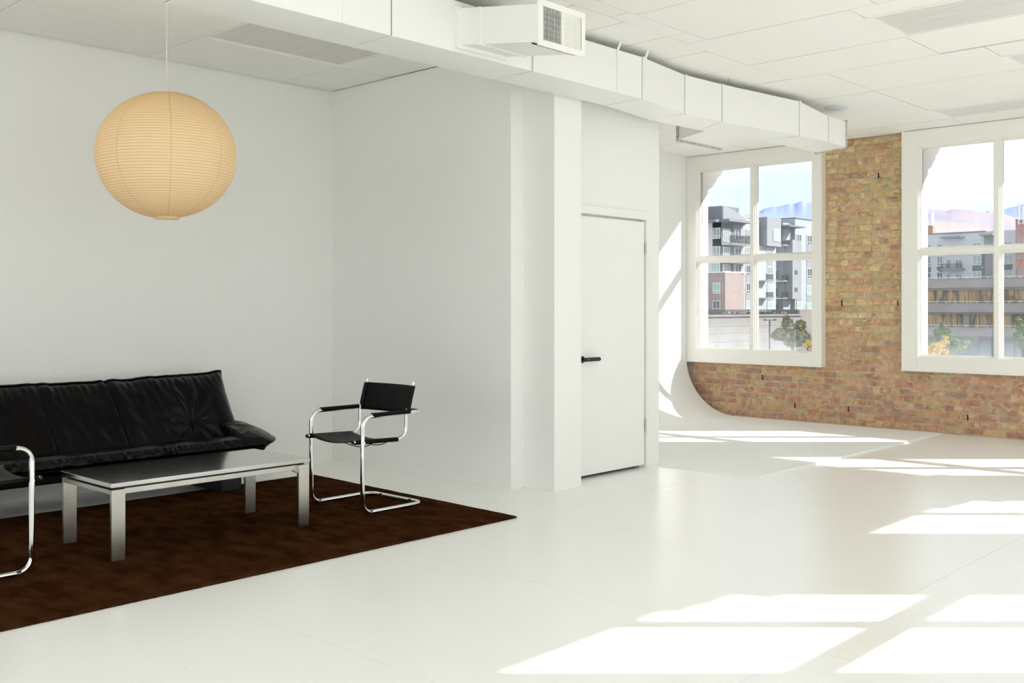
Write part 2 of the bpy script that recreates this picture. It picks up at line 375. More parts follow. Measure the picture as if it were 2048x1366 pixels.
# cyclorama: a thin raised slab that sweeps up the left wall in a cove
RC, XC, ZS = .74, -7.545, .018
prof = [(-4.235, 0), (-4.235, ZS-.004), (-4.239, ZS)]
for k in range(25):
    a = PI/2*k/24
    prof.append((XC+RC-RC*math.sin(a), ZS+RC-RC*math.cos(a)))
prof += [(XC, ZC), (XL, ZC), (XL, 0)]
cyc = MB(); n = len(prof)
Y0c, Y1c = 7.47, 11.40
cyc.add([(x, Y0c, z) for x, z in prof]+[(x, Y1c, z) for x, z in prof], [(i, (i+1) % n, n+(i+1) % n, n+i) for i in range(n)])
for off in (0, n):                      # end faces as strips so the concave outline closes
    cyc.add([(x, Y0c if off == 0 else Y1c, z) for x, z in prof], [(2, 3, n-1, 0, 1)] + [(i, i+1, n-1) for i in range(3, 27)] + [(27, 28, n-2, n-1)])
me = cyc.mesh('cyclorama', M_cyc)
for p in me.polygons:
    if p.normal.y == 0 or abs(p.normal.y) < .5: p.use_smooth = True
cyo = tag(link('cyclorama', me), 'white curved photo backdrop sweeping from wall to floor', 'backdrop', kind='structure')
me.set_sharp_from_angle(angle=math.radians(25))

# ------------------------------------------------------------------ outer walls (window wall and right wall)
def far_map(u, d, z): return (u, YP+d, z)
def right_map(u, d, z): return (XP+d, u, z)
FARW = [(-7.40, -5.77), (-4.497, -2.84), (-1.594, .063)]
RIGW = [(5.83, 7.53), (9.13, 10.83), (1.35, 4.23), (-2.75, .25)]  # last two are unseen, added and widened to light the lounge
ZW0, ZW1 = .849, 3.19
def mb_box(m, mp, u0, u1, d0, d1, z0, z1): m.box(mp(u0, d0, z0), mp(u1, d1, z1))
PROFILE = [(.10, -1.2), (.29, -1.2), (.29, 2.75), (.335, 2.765), (.38, 2.79), (.38, 2.805), (.31, 2.82), (.29, 2.83), (.29, 2.965), (.33, 2.972), (.34, 2.985), (.36, 2.99),
           (.40, 3.005), (.46, 3.04), (.515, 3.045), (.52, 3.05), (.52, 3.15), (.56, 3.16), (.64, 3.215), (.70, 3.225), (.70, 3.26), (.10, 3.26)]
def outer_wall(name, mp, wins, u_lo, u_hi, label, inner_mat, ornate=True):
    m = MB()
    ws = sorted(wins); edges = [u_lo]+[x for w in ws for x in w]+[u_hi]
    for i in range(0, len(edges), 2):
        mb_box(m, mp, edges[i], edges[i+1], .108, .16, -.02, ZC+.3)
    for a, b_ in ws:
        mb_box(m, mp, a, b_, .108, .16, -.02, ZW0-.03); mb_box(m, mp, a, b_, .108, .16, ZW1+.045, ZC+.3)
    w = tag(m.build(name, inner_mat), label, kind='structure')
    for i in range(0, len(edges), 2):
        p = MB(); p.prism([mp(edges[i], (d if d > .105 else .16) if ornate else min(max(d, .16), .29), z) for d, z in PROFILE], (0, 0, 0), Vector(mp(edges[i+1], 0, 0))-Vector(mp(edges[i], 0, 0)))
        p.build('pilaster', M_extstone, w)
    c = MB()
    for a, b_ in ws:
        mb_box(c, mp, a, b_, .16, .29, -1.2, ZW0-.05); mb_box(c, mp, a-.02, b_+.02, .15, .34, ZW0-.05, ZW0-.012)
        mb_box(c, mp, a, b_, .16, .29, ZW1+.06, ZC+.3)
    c.build('spandrel', M_extstone, w)
    k = MB(); mb_box(k, mp, u_lo, u_hi, .16, .765 if ornate else .30, 3.335, 3.62); k.build('cornice', M_extstone, w)
    return w
wall_far = outer_wall('wall_far', far_map, FARW, XL-.2, XR+.4, 'exposed brick wall between the tall windows', M_mortar)
def rear_map(u, d, z): return (u, YN+.10-d, z)
REAW = [(-7.0, -4.9), (-4.2, -2.1), (-1.8, .1)]  # unseen windows added behind the camera as fill for the lounge
wall_rear = outer_wall('wall_rear', rear_map, REAW, XL-.2, XR+.4, 'white window wall behind the camera', M_wall, False)  # cornice left off outside to let in more sky light
wall_right = outer_wall('wall_right', right_map, RIGW, YN, YF+.1, 'window wall on the sunny side, out of view', M_wall)

def bead(m, mp, u0, u1, z0, z1, d0, d1, w):
    mb_box(m, mp, u0, u0+w, d0, d1, z0, z1); mb_box(m, mp, u1-w, u1, d0, d1, z0, z1)
    mb_box(m, mp, u0+w, u1-w, d0, d1, z0, z0+w); mb_box(m, mp, u0+w, u1-w, d0, d1, z1-w, z1)
def window(name, mp, u0, u1, po0, po1, label, dim_tint=False):
    w = tag(empty(name), label, kind='structure')
    mid = (u0+u1)/2+.006; mw = .024; r0, r1 = 1.995, 2.047; zb = .682
    def piece(nm, a, b_, d0, d1, z0, z1, bev=.003):
        m = MB(); mb_box(m, mp, a, b_, d0, d1, z0, z1); return m.build(nm, M_trim, w, bevel=bev)
    piece('casing_board', po0, u0, 0, .12, zb+.02, ZC-.002); piece('casing_board', u1, po1, 0, .12, zb+.02, ZC-.002)
    piece('casing_board', u0, u1, 0, .12, zb+.02, ZW0); piece('casing_board', u0, u1, 0, .12, ZW1, ZC-.002)
    piece('casing_ledge', po0-.004, po1+.004, -.008, .10, zb, zb+.022)
    piece('casing_edge', po0-.004, po0+.022, -.006, .10, zb+.02, ZC-.004)
    piece('casing_edge', po1-.022, po1+.004, -.006, .10, zb+.02, ZC-.004)
    piece('mullion', mid-mw, mid+mw, .0, .10, ZW0, ZW1); piece('rail', u0, u1, .001, .099, r0, r1)
    for (a, b_) in ((u0, mid-mw), (mid+mw, u1)):
        for lo, (z0, z1) in enumerate(((ZW0, r0), (r1, ZW1))):
            m = MB(); bead(m, mp, a, b_, z0, z1, .022, .095, .010); bead(m, mp, a+.010, b_-.010, z0+.010, z1-.010, .05, .09, .011)
            m.build('glazing_bead', M_trim, w)
            g = MB(); mb_box(g, mp, a+.021, b_-.021, .064, .068, z0+.021, z1-.021)
            g.build('pane', (M_dim if lo else M_dim_low) if dim_tint else (M_glass if lo else M_glass_low), w)
    return w
window('window_1', far_map, *FARW[0], -7.545, -5.645, 'four-pane white window next to the curved backdrop', True)
window('window_2', far_map, *FARW[1], -4.674, -2.665, 'four-pane white window right of the brick pier, cut by the frame edge', True)
window('window_3', far_map, *FARW[2], -1.77, .235, 'four-pane white window at the far right corner, out of view', True)
for i, (a, b_) in enumerate(RIGW):
    window('window_%d' % (4+i), right_map, a, b_, a-.16, b_+.16, 'four-pane white window number %d along the sunny side wall' % (i+1))

for i, (a, b_) in enumerate(REAW):
    window('window_%d' % (8+i), rear_map, a, b_, a-.10, b_+.10, 'four-pane white window number %d in the wall behind the camera' % (i+1))

# ------------------------------------------------------------------ bricks of the far wall
BH, PITCH, BL = .063, .0785, .205
def brick_mesh(seed):
    r = random.Random(seed); m = MB()
    nx, nz = 5, 3; vs = []; fs = []
    def j(a): return (r.random()-.5)*a
    for k in range(nz):
        for i in range(nx):
            x = -.5+i/(nx-1); z = -.5+k/(nz-1)
            cx = 1 if i in (0, nx-1) else 0; cz = 1 if k in (0, nz-1) else 0
            y = (.006 if cx and cz else .003 if (cx or cz) else 0)+j(.004)
            vs.append((x+j(.03), y, z+j(.11)))
    o = len(vs)
    for k in range(nz):
        for i in range(nx):
            x = -.5+i/(nx-1); z = -.5+k/(nz-1)
            if i in (0, nx-1) or k in (0, nz-1): vs.append((x, .03, z))
            else: vs.append((x, .03, z))
    for k in range(nz-1):
        for i in range(nx-1): fs.append((k*nx+i, k*nx+i+1, (k+1)*nx+i+1, (k+1)*nx+i))
    for i in range(nx-1):
        fs.append((o+i, o+i+1, i+1, i)); a = (nz-1)*nx; fs.append((a+i, a+i+1, o+a+i+1, o+a+i))
    for k in range(nz-1):
        fs.append((k*nx, (k+1)*nx, o+(k+1)*nx, o+k*nx)); a = nx-1; fs.append((k*nx+a, o+k*nx+a, o+(k+1)*nx+a, (k+1)*nx+a))
    m.add(vs, fs); return m.mesh('brick', M_brick, recalc=True)
BM = [brick_mesh(s) for s in range(14)]
spots = []
def course(z, x0, x1, header, off):
    x = x0+off
    first = True
    while x < x1-.02:
        L = (BL*.47 if (header or rnd.random() < .16) else BL)*(1+rnd.uniform(-.06, .06))
        if x+L > x1: L = x1-x
        a = max(x, x0)
        if x+L-a > .03: spots.append((a, x+L, z))
        x += L+rnd.uniform(.009, .016)
nz = int((ZC)/PITCH)+1
for k in range(nz):
    z = .045+PITCH*k
    if z > ZC-.02: break
    hd = (k % 6 == 3); off = -(.11 if k % 2 else .0)-rnd.uniform(0, .05)
    if z < .70: course(z, -7.48, -2.75, hd, off)
    else: course(z, -5.675, -4.65, hd, off)
spots = [s for s in spots if s[2] > .0]
gaps = {int(rnd.random()*len(spots)) for _ in range(3)}
vis = sorted(range(len(spots)), key=lambda i: -(spots[i][1]-spots[i][0])*(1.0 if -7.3 < spots[i][0] < -3.35 else .2))
single = set(vis[:298]); rest = MB()
for i, (a, b_, z) in enumerate(spots):
    me = BM[rnd.randrange(len(BM))]; zz = z+rnd.uniform(-.004, .004); hh = BH*rnd.uniform(.93, 1.05)
    y = YF-.001+rnd.uniform(-.004, .004)
    if i in single:
        o = link('brick', me, wall_far); o.location = ((a+b_)/2, y, zz); o.scale = (b_-a, 1, hh); o.rotation_euler = (0, rnd.uniform(-.012, .012), 0)
    else:
        rest.add([((a+b_)/2+v.co.x*(b_-a), y+v.co.y, zz+v.co.z*hh) for v in me.vertices], [tuple(p.vertices) for p in me.polygons])
tag(rest.build('brick_infill', M_brick, wall_far, recalc=False), kind='stuff')

for u, v in ((1757, 351), (1683.6, 606), (1796, 606), (1697, 818), (1935.5, 835), (1590, 811), (1525, 755)):
    p = on_y(u, v, YF); boxo('joint_shade', (p.x-.006, YF-.0055, p.z-.031), (p.x+.006, YF+.012, p.z+.031), M_dark, wall_far)  # black slips on the brick face paint the shade of open joints
# ------------------------------------------------------------------ ceiling: void above, tiles laid one by one
ceiling = tag(boxo('ceiling', (XL-.2, YN-.2, ZC+.075), (XR+.2, YF+.3, ZC+.30), M_cback), 'white suspended ceiling of large tiles', kind='structure')
LIGHTS = [(-6.80, -6.17, 3.90, 5.16, 'y', 'ceiling light panel above the lounge behind the paper lantern'),
          (-3.02, -1.73, 6.76, 7.43, 'x', 'largest ceiling light panel, at the top right corner'),
          (-2.70, -1.41, 8.52, 9.10, 'x', 'ceiling light panel only just entering at the right edge'),
          (-3.98, -2.70, 10.37, 10.97, 'x', 'ceiling light panel nearest the right-hand window')]
def tiles(xs, ys, skip=()):
    for i in range(len(xs)-1):
        for j in range(len(ys)-1):
            x0, x1, y0, y1 = xs[i], xs[i+1], ys[j], ys[j+1]
            cx, cy = (x0+x1)/2, (y0+y1)/2
            if any(l[0] < cx < l[1] and l[2] < cy < l[3] for l in LIGHTS): continue
            if x1 < XL+.02 or x0 > XR or x1-x0 < .02 or y1-y0 < .02: continue
            g = .0033; dz = rnd.uniform(-.0015, .0015)
            o = boxo('ceiling_tile', (x0+g, y0+g, ZC+dz), (x1-g, y1-g, ZC+.012+dz), M_ceil, ceiling)
def rng(a, st, lo, hi):
    o = []
    k = math.ceil((lo-a)/st-1e-6)
    while a+k*st < hi+1e-6: o.append(a+k*st); k += 1
    return o
tiles([XL+.012, -7.43, -6.80, -6.17, -5.54, -4.91, -4.28], [YN]+rng(3.90, 1.265, YN+.1, 3.95)+[5.16, 5.71-.008])
tiles([-5.37, -4.91, -4.28], [5.71, 6.23, 6.50])
tiles([-4.28, -4.12], [YN]+rng(3.0, 1.27, YN+.1, 6.0)+[6.23, 6.50])
tiles([-4.12, -2.83, -1.54, -.25, XR], [YN]+rng(5.62, .625, YN+.1, 6.24)+[6.50])
tiles([-4.31+1.29*k for k in range(0, 4)]+[XR], [6.50, 6.76, 7.43], ); tiles([-4.31, -3.02], [7.43, 8.116]); tiles([-3.02, -1.73, -.44, XR], [7.43, 8.098]); tiles([-5.37, -4.31], [6.50, 6.80, 7.44, 8.116])
tiles([XL+.05, -6.89, -5.60, -5.37], [7.50, 8.116])
tiles([XL+.05, -6.55, -5.27, -3.98, -2.70, -1.41, -.12, XR], [8.12, 8.52, 9.10, 9.72, 10.37, 10.97, 11.405])
tiles([-5.645, -4.674], [11.405, 11.50]); tiles([-2.665, -1.77], [11.405, 11.50])

def light_panel(x0, x1, y0, y1, ax, label):
    L = tag(empty('ceiling_light'), label, 'light', 'recessed ceiling light panels')
    f = .028; m = MB()
    for a, b_ in (((x0, y0), (x0+f, y1)), ((x1-f, y0), (x1, y1)), ((x0+f, y0), (x1-f, y0+f)), ((x0+f, y1-f), (x1-f, y1))):
        m.box((a[0], a[1], ZC-.004), (b_[0], b_[1], ZC+.03))
    m.build('frame', M_trim, L, bevel=.002)
    boxo('diffuser', (x0+f, y0+f, ZC+.012), (x1-f, y1-f, ZC+.018), M_lens, L)
for l in LIGHTS: light_panel(*l)
spk = tag(MB().lathe([(0, 0), (.105, 0), (.112, .003), (.114, .010), (0, .010)], (-4.575, 9.57, ZC-.0125), 40, cap=False).build('ceiling_speaker', mat('speaker_grille', (.78, .83, .86), .6, bump=(900, .4, 1)), smooth=False),
          'round pale blue-white speaker grille in the ceiling', 'speaker')

# ------------------------------------------------------------------ exposed duct
duct = tag(empty('air_duct'), 'white rectangular air duct running below the ceiling', 'duct')
ZB, ZT = 3.00, 3.32
FRONT = [(-4.635, -3.3), (-4.635, 1.42), (-4.635, 2.66), (-4.635, 3.90), (-4.635, 5.14), (-4.637, 6.40), (-4.735, 7.13), (-4.70, 7.65), (-4.565, 8.78), (-4.525, 9.29), (-4.555, 9.73)]
BACK = [(-5.01, -3.3), (-5.01, 1.42), (-5.01, 2.66), (-5.01, 3.90), (-5.005, 5.14), (-5.005, 6.40), (-5.11, 7.15), (-5.085, 7.90), (-4.99, 8.80), (-4.93, 9.45), (-4.94, 9.88)]
TOPZ = [ZT]*9+[3.245, 3.255]; BOTZ = [ZB]*11
for i in range(len(FRONT)-1):
    f0, f1, b0, b1 = [Vector((*p, 0)) for p in (FRONT[i], FRONT[i+1], BACK[i], BACK[i+1])]
    df, db = (f1-f0).normalized()*.003, (b1-b0).normalized()*.003
    last = i == len(FRONT)-2
    c0 = [f0+df, b0+db]; c1 = [f1-df*(0 if last else 1), b1-db*(0 if last else 1)]
    vs = [(c0[0].x, c0[0].y, BOTZ[i]), (c0[1].x, c0[1].y, BOTZ[i]), (c0[1].x, c0[1].y, TOPZ[i]), (c0[0].x, c0[0].y, TOPZ[i]),
          (c1[0].x, c1[0].y, BOTZ[i+1]), (c1[1].x, c1[1].y, BOTZ[i+1]), (c1[1].x, c1[1].y, TOPZ[i+1]), (c1[0].x, c1[0].y, TOPZ[i+1])]
    fs = [(0, 1, 5, 4), (1, 2, 6, 5), (2, 3, 7, 6), (3, 0, 4, 7)]+([] if last else [(4, 5, 6, 7)])+[(3, 2, 1, 0)]
    # cross-broken sheet: the faces carry a shallow pyramid crease
    def crease(face, out):
        ps = [Vector(vs[k]) for k in face]; c = sum(ps, Vector())/4+Vector(out)*.006
        vs.append(tuple(c)); n_ = len(vs)-1
        return [(face[k], face[(k+1) % 4], n_) for k in range(4)]
    fs = crease((0, 1, 5, 4), (0, 0, -1))+crease((3, 0, 4, 7), (1, 0, 0))+fs[1:3]+fs[4:]
    m = MB().add(vs, fs); m.build('duct_section', M_duct, duct, recalc=not last)
    if 0 < i:
        MB().add([(f0.x-.0015, f0.y-.003, BOTZ[i]+.0015), (b0.x+.0015, b0.y-.003, BOTZ[i]+.0015), (b0.x+.0015, b0.y-.003, TOPZ[i]-.0015), (f0.x-.0015, f0.y-.003, TOPZ[i]-.0015), (f0.x-.0015, f0.y+.003, BOTZ[i]+.0015), (b0.x+.0015, b0.y+.003, BOTZ[i]+.0015), (b0.x+.0015, b0.y+.003, TOPZ[i]-.0015), (f0.x-.0015, f0.y+.003, TOPZ[i]-.0015)], [(0, 1, 5, 4), (1, 2, 6, 5), (2, 3, 7, 6), (3, 0, 4, 7)]).build('seam_shade_strip', M_dark, duct)  # black strip added so the joint gap looks shaded
        cl_ = MB()
        for (p, q) in (((f0.x+.003, f0.y), (f0.x-.02, f0.y)),):
            pass
        a = Vector((f0.x, f0.y, 0)); d = (f1-f0).normalized()
        cl_.box((f0.x-.002, f0.y+.006, BOTZ[i]-.004), (f0.x+.005, f0.y+.034, TOPZ[i]+.006))
        cl_.box((b0.x, min(f0.y, b0.y)+.006, BOTZ[i]-.005), (f0.x, min(f0.y, b0.y)+.030, BOTZ[i]+.002)) if abs(f0.y-b0.y) < .05 else None
        cl_.build('seam_cleat', M_duct, duct, bevel=.001)
# open end flange
e0, e1 = FRONT[-1], BACK[-1]
m = MB()
for z0, z1 in ((2.985, 3.003), (3.252, 3.270)): m.prism([(e0[0]+.012, e0[1]-.004, z0), (e1[0]-.02, e1[1]-.004, z0), (e1[0]-.02, e1[1]+.012, z0), (e0[0]+.012, e0[1]+.012, z0)], (0, 0, 0), (0, 0, z1-z0))
for x_, y_ in ((e0[0]-.004, e0[1]), (e1[0]-.02, e1[1])): m.box((x_, y_-.004, 2.985), (x_+.016, y_+.012, 3.270))
m.build('end_flange', mat('galvanised_edge', (.45, .44, .40), .5, .3, var=(30, (.7, .7, .66), .4, .6)), duct)
# side branch with a register
BX0, BX1, BY0, BY1 = -4.64, -3.955, 4.435, 4.845
m = MB().add([(BX0, BY0, 3.045), (BX0, BY1, 3.045), (BX0, BY1, 3.275), (BX0, BY0, 3.275), (BX1, BY0, 2.945), (BX1, BY1, 2.945), (BX1, BY1, 3.165), (BX1, BY0, 3.165)],
             [(0, 1, 5, 4), (1, 2, 6, 5), (2, 3, 7, 6), (3, 0, 4, 7)])
m.build('branch_box', M_duct, duct, recalc=False)
def tz(x): return 3.275+(x-BX0)/(BX1-BX0)*(3.165-3.275)
def bz(x): return 3.045+(x-BX0)/(BX1-BX0)*(2.945-3.045)
m = MB()
for (xa, xb, w) in ((-4.63, -4.60, .022), (-4.445, -4.42, .006)):
    m.add([(xa, BY0-w, bz(xa)-w), (xa, BY1+w, bz(xa)-w), (xa, BY1+w, tz(xa)+w*.4), (xa, BY0-w, tz(xa)+w*.4), (xb, BY0-w, bz(xb)-w), (xb, BY1+w, bz(xb)-w), (xb, BY1+w, tz(xb)+w*.4), (xb, BY0-w, tz(xb)+w*.4)],
          [(3, 2, 1, 0), (4, 5, 6, 7), (0, 1, 5, 4), (1, 2, 6, 5), (2, 3, 7, 6), (3, 0, 4, 7)])
m.build('branch_collar', M_duct, duct)
GX = -3.945
reg = empty('register'); reg.parent = duct
GY0, GY1, GZ0, GZ1 = 4.428, 4.858, 2.925, 3.195
iy0, iy1, iz0, iz1 = 4.472, 4.822, 2.962, 3.160
m = MB()
for a, b_ in (((GY0, GZ0), (GY1, iz0)), ((GY0, iz1), (GY1, GZ1)), ((GY0, iz0), (iy0, iz1)), ((iy1, iz0), (GY1, iz1))): m.box((GX-.012, a[0], a[1]), (GX, b_[0], b_[1]))
m.box((GX-.010, 4.640, iz0), (GX-.001, 4.655, iz1))
m.build('register_frame', M_trim, reg, bevel=.0015)
for k in range(26):
    y = iy0+.007+k*(iy1-iy0-.010)/25.5
    if 4.636 < y < 4.658: continue
    inn = .010 if y < 4.645 else -.010
    MB().prism([(GX-.014, y-.0016+inn, iz0), (GX-.014, y+.0016+inn, iz0), (GX-.001, y+.0022, iz0), (GX-.001, y-.0022, iz0)], (0, 0, 0), (0, 0, iz1-iz0)).build('louvre', M_trim, reg)
for k in range(6):
    z = iz0+.016+k*.033; boxo('rear_bar', (GX-.030, iy0, z-.0015), (GX-.018, iy1, z+.0015), mat('register_bar', (.45, .44, .41), .5), reg)
boxo('damper', (GX-.075, iy0-.02, iz0-.015), (GX-.07, iy1+.02, iz1), M_dark, reg)
# branch on the far side, open end
m = MB().add([(-5.05, 8.02, 3.02), (-5.05, 8.62, 3.02), (-5.05, 8.62, 3.21), (-5.05, 8.02, 3.21), (-5.62, 8.35, 3.03), (-5.62, 9.12, 3.03), (-5.62, 9.12, 3.21), (-5.62, 8.35, 3.21)],
             [(0, 1, 5, 4), (1, 2, 6, 5), (2, 3, 7, 6), (3, 0, 4, 7)])
m.build('branch_box', M_duct, duct, recalc=False)
MB().box((-5.635, 8.335, 3.012), (-5.612, 9.135, 3.030)).box((-5.635, 8.335, 3.03), (-5.612, 8.352, 3.22)).box((-5.635, 9.118, 3.03), (-5.612, 9.135, 3.22)).build('branch_flange', MATS['galvanised_edge'], duct)
for y in (6.09, 6.44, 3.55):
    MB().box((-4.632, y-.012, 3.0), (-4.6285, y+.012, 3.325)).prism([(-4.632, y-.012, 3.325), (-4.632, y+.012, 3.325), (-4.628, y+.012, 3.325), (-4.628, y-.012, 3.325)], (0, 0, 0), (0, .03, .056)).build('hanger_strap', M_duct, duct)
MB().tube(fillet([(-4.68, 7.72, 3.38), (-4.66, 7.70, 3.35), (-4.66, 7.84, 3.335), (-4.69, 7.86, 3.32)], .02), .002, 6).build('hanger_wire', mat('wire', (.25, .23, .2), .6), duct)

# ================================================================== LOUNGE
# rug
RX0, RX1, RY0, RY1, RZ = -7.02, -4.615, 1.30, 4.965, .016
rug_m = MB()
def rug_fn(i, j):
    x = RX0+(RX1-RX0)*i; y = RY0+(RY1-RY0)*j
    y += (RX1-x)/(RX1-RX0)*.085*j
    ex = min(i, 1-i)*(RX1-RX0); ey = min(j, 1-j)*(RY1-RY0); e_ = min(ex, ey)
    z = RZ+.0012*noise.noise((x*9, y*9, 0))+.0015*noise.noise((x*2, y*2, 4))
    return (x, y, z if e_ > .004 else z-.006)
rug_m.grid(rug_fn, 180, 260)
nv = 260; nu = 180
rug_top = len(rug_m.v)
ring = [i*nv for i in range(nu)]+[(nu-1)*nv+j for j in range(1, nv)]+[i*nv+nv-1 for i in range(nu-2, -1, -1)]+[j for j in range(nv-2, 0, -1)]
base = len(rug_m.v); rug_m.v += [(rug_m.v[i][0]+rnd.uniform(-.002, .002), rug_m.v[i][1]+rnd.uniform(-.002, .002), 0.001) for i in ring]
L_ = len(ring)
for k in range(L_): rug_m.f.append((ring[k], ring[(k+1) % L_], base+(k+1) % L_, base+k)); rug_m.mi.append(0)
rug = tag(rug_m.build('rug', M_rug, smooth=True), 'large dark brown wool rug under the coffee table', 'rug')

# coffee table
TX0, TX1, TY0, TY1, TZ = -5.995, -5.365, 2.548, 3.838, .443
table = tag(empty('coffee_table', (0, 0, 0)), 'low brushed steel coffee table with a polished top', 'table')
boxo('table_top', (TX0-.004, TY0-.004, TZ-.024), (TX1+.004, TY1+.004, TZ), M_steeltop, table, bevel=.0015)
boxo('spacer_plate', (TX0+.03, TY0+.02, TZ-.036), (TX1-.03, TY1-.02, TZ-.024), M_black, table)
lt, lw, zr = .022, .078, TZ-.037
for x0 in (TX0, TX1-lt):
    for y0 in (TY0, TY1-lw): boxo('leg', (x0, y0, RZ+.0025), (x0+lt, y0+lw, zr), M_steel, table, bevel=.0015)
for y0 in (TY0, TY1-lw): boxo('end_rail', (TX0+lt, y0, zr-.026), (TX1-lt, y0+lw, zr), M_steel, table, bevel=.0012)
for x0 in (TX0+.02, TX1-.045): boxo('side_rail', (x0, TY0+lw, zr-.030), (x0+.025, TY1-lw, zr), M_steel, table, bevel=.0012)
MB().prism([(TX1-.045, TY1-lw, zr-.03), (TX1-.045, TY1-lw-.03, zr-.03), (TX1-.045, TY1-lw, zr-.05)], (0, 0, 0), (.025, 0, 0)).build('gusset', M_steel, table)

# tubular cantilever armchair (built facing -y, base centre at the origin)
def make_chair(loc, rz, label):
    c = tag(empty('cantilever_chair'), label, 'chair', 'tubular steel armchairs')
    w, r = .285, .0148
    yf, yb = -.272, .262            # front uprights, back of the floor runner
    za, zs, zp = .655, .485, .845
    ya = .285
    path = [(w, ya, za), (w, yf, za), (w, yf, r), (w, yb, r), (-w, yb, r), (-w, yf, r), (-w, yf, za), (-w, ya, za)]
    # one continuous tube: arm, upright, runner, crossing, runner, upright, arm, closing loop behind the back
    MB().tube(fillet(path, .075, 8, closed=True), r, 14, closed=True).build('frame_tube', M_chrome, c, smooth=True)
    for s in (1, -1):
        x = s*(w-.030)
        p = [(x, yf-.055, zs+.003), (x, .130, zs-.012), (x, .136, .640), (x, .200, zp)]
        MB().tube(fillet(p, [0, .085, .10, 0], 8), .0125, 12).build('seat_and_back_tube', M_chrome, c, smooth=True)
        MB().tube([(x, yf-.062, zs+.003), (x, yf-.052, zs+.003)], .0125, 12).build('end_cap', M_black, c)
        MB().tube([(s*(w-.045), yf, zs), (s*(w+.022), yf, zs)], .006, 10).build('bolt', M_chrome, c)
        MB().tube([(s*(w-.028), .142, za), (s*(w-.002), .142, za)], .008, 10).build('bracket', M_black, c)
        MB().tube([(x, .197, zp-.008), (x, .2035, zp+.014)], .0125, 12).build('end_cap', M_chrome, c)
        # arm pad: leather sleeve laced over the tube
        m = MB(); n_ = 14; L0, L1 = yf+.085, .136
        def pad(i, j, s=s):
            a = 2*PI*j; y = L0+(L1-L0)*i
            rr = .0178; ex = 1+.25*math.cos(a)**2
            return (s*w+rr*ex*math.cos(a), y+.006*math.sin(a)*(1 if i > .5 else -1), za+.003+rr*math.sin(a)*(1 if math.sin(a) > 0 else .75))
        m.grid(pad, 12, n_, closev=True); m.f.append(tuple(range(n_))[::-1]); m.mi.append(0); m.f.append(tuple(11*n_+k for k in range(n_))); m.mi.append(0)
        m.build('arm_pad', M_saddle, c, smooth=False)
    xi = w-.030
    # seat sling with wrapped edges, sagging in the middle
    def seat(i, j):
        x = (2*i-1)*(xi+.004); y = -.316+.370*j
        q = 1-abs(2*i-1)
        sag = -.034*(1-(2*i-1)**2)
        z = zs-.012*(y-yf)/.37+.014+sag
        if abs(2*i-1) > .96: z -= .004
        return (x, y, z)
    m = MB().grid(seat, 25, 10); o = m.build('seat', M_saddle, c, smooth=True)
    md = o.modifiers.new('thick', 'SOLIDIFY'); md.thickness = .005; md.offset = 0
    for s in (1, -1):
        def wrap(i, j, s=s):
            a = 2*PI*j; y = -.316+.370*i
            return (s*xi+.0155*math.cos(a), y, zs-.012*(y-yf)/.37+.0155*math.sin(a))
        MB().grid(wrap, 4, 16, closev=True).build('seat_hem', M_saddle, c, smooth=True)
    # back sling
    def back(i, j):
        x = (2*i-1)*(xi+.002); f = j; z = .642+.192*f
        y0 = .140+(z-.640)/(zp-.640)*(.200-.140)
        return (x, y0+.030*(1-(2*i-1)**2)+.004, z)
    o = MB().grid(back, 25, 8).build('backrest', M_saddle, c, smooth=True)
    md = o.modifiers.new('thick', 'SOLIDIFY'); md.thickness = .005; md.offset = 0
    for s in (1, -1):
        def wrapb(i, j, s=s):
            a = 2*PI*j; z = .642+.192*i
            y0 = .140+(z-.640)/(zp-.640)*(.200-.140)
            return (s*xi+.0172*math.cos(a), y0+.004*max(0, 1-(z-.642)/.09)+.0185*math.sin(a), z)
        MB().grid(wrapb, 4, 16, closev=True).build('back_hem', M_saddle, c, smooth=True)
    # laces under the seat
    for y in (-.14, .0):
        pts = [(-xi+.01+2*(xi-.01)*k/16, y+.05*math.sin(k/16*PI), zs-.012-.058*math.sin(k/16*PI)) for k in range(17)]
        MB().tube(pts, .0035, 8).build('lace', M_black, c, smooth=True)
    for s in (1, -1): boxo('glide', (s*w-.014, yf+.055, 0), (s*w+.014, yf+.08, .028), M_black, c, bevel=.002)
    for x in (-.16, .16): boxo('glide', (x-.012, yb-.016, 0), (x+.012, yb+.016, .026), M_black, c, bevel=.002)
    c.location = loc; c.rotation_euler = (0, 0, rz)
    return c
make_chair((-5.635, 4.525, RZ+.001), 0.0, 'black leather tubular armchair right of the coffee table')
make_chair((-5.725, 1.885, RZ+.001), PI, 'tubular armchair at the left edge, mostly cut off by the frame')

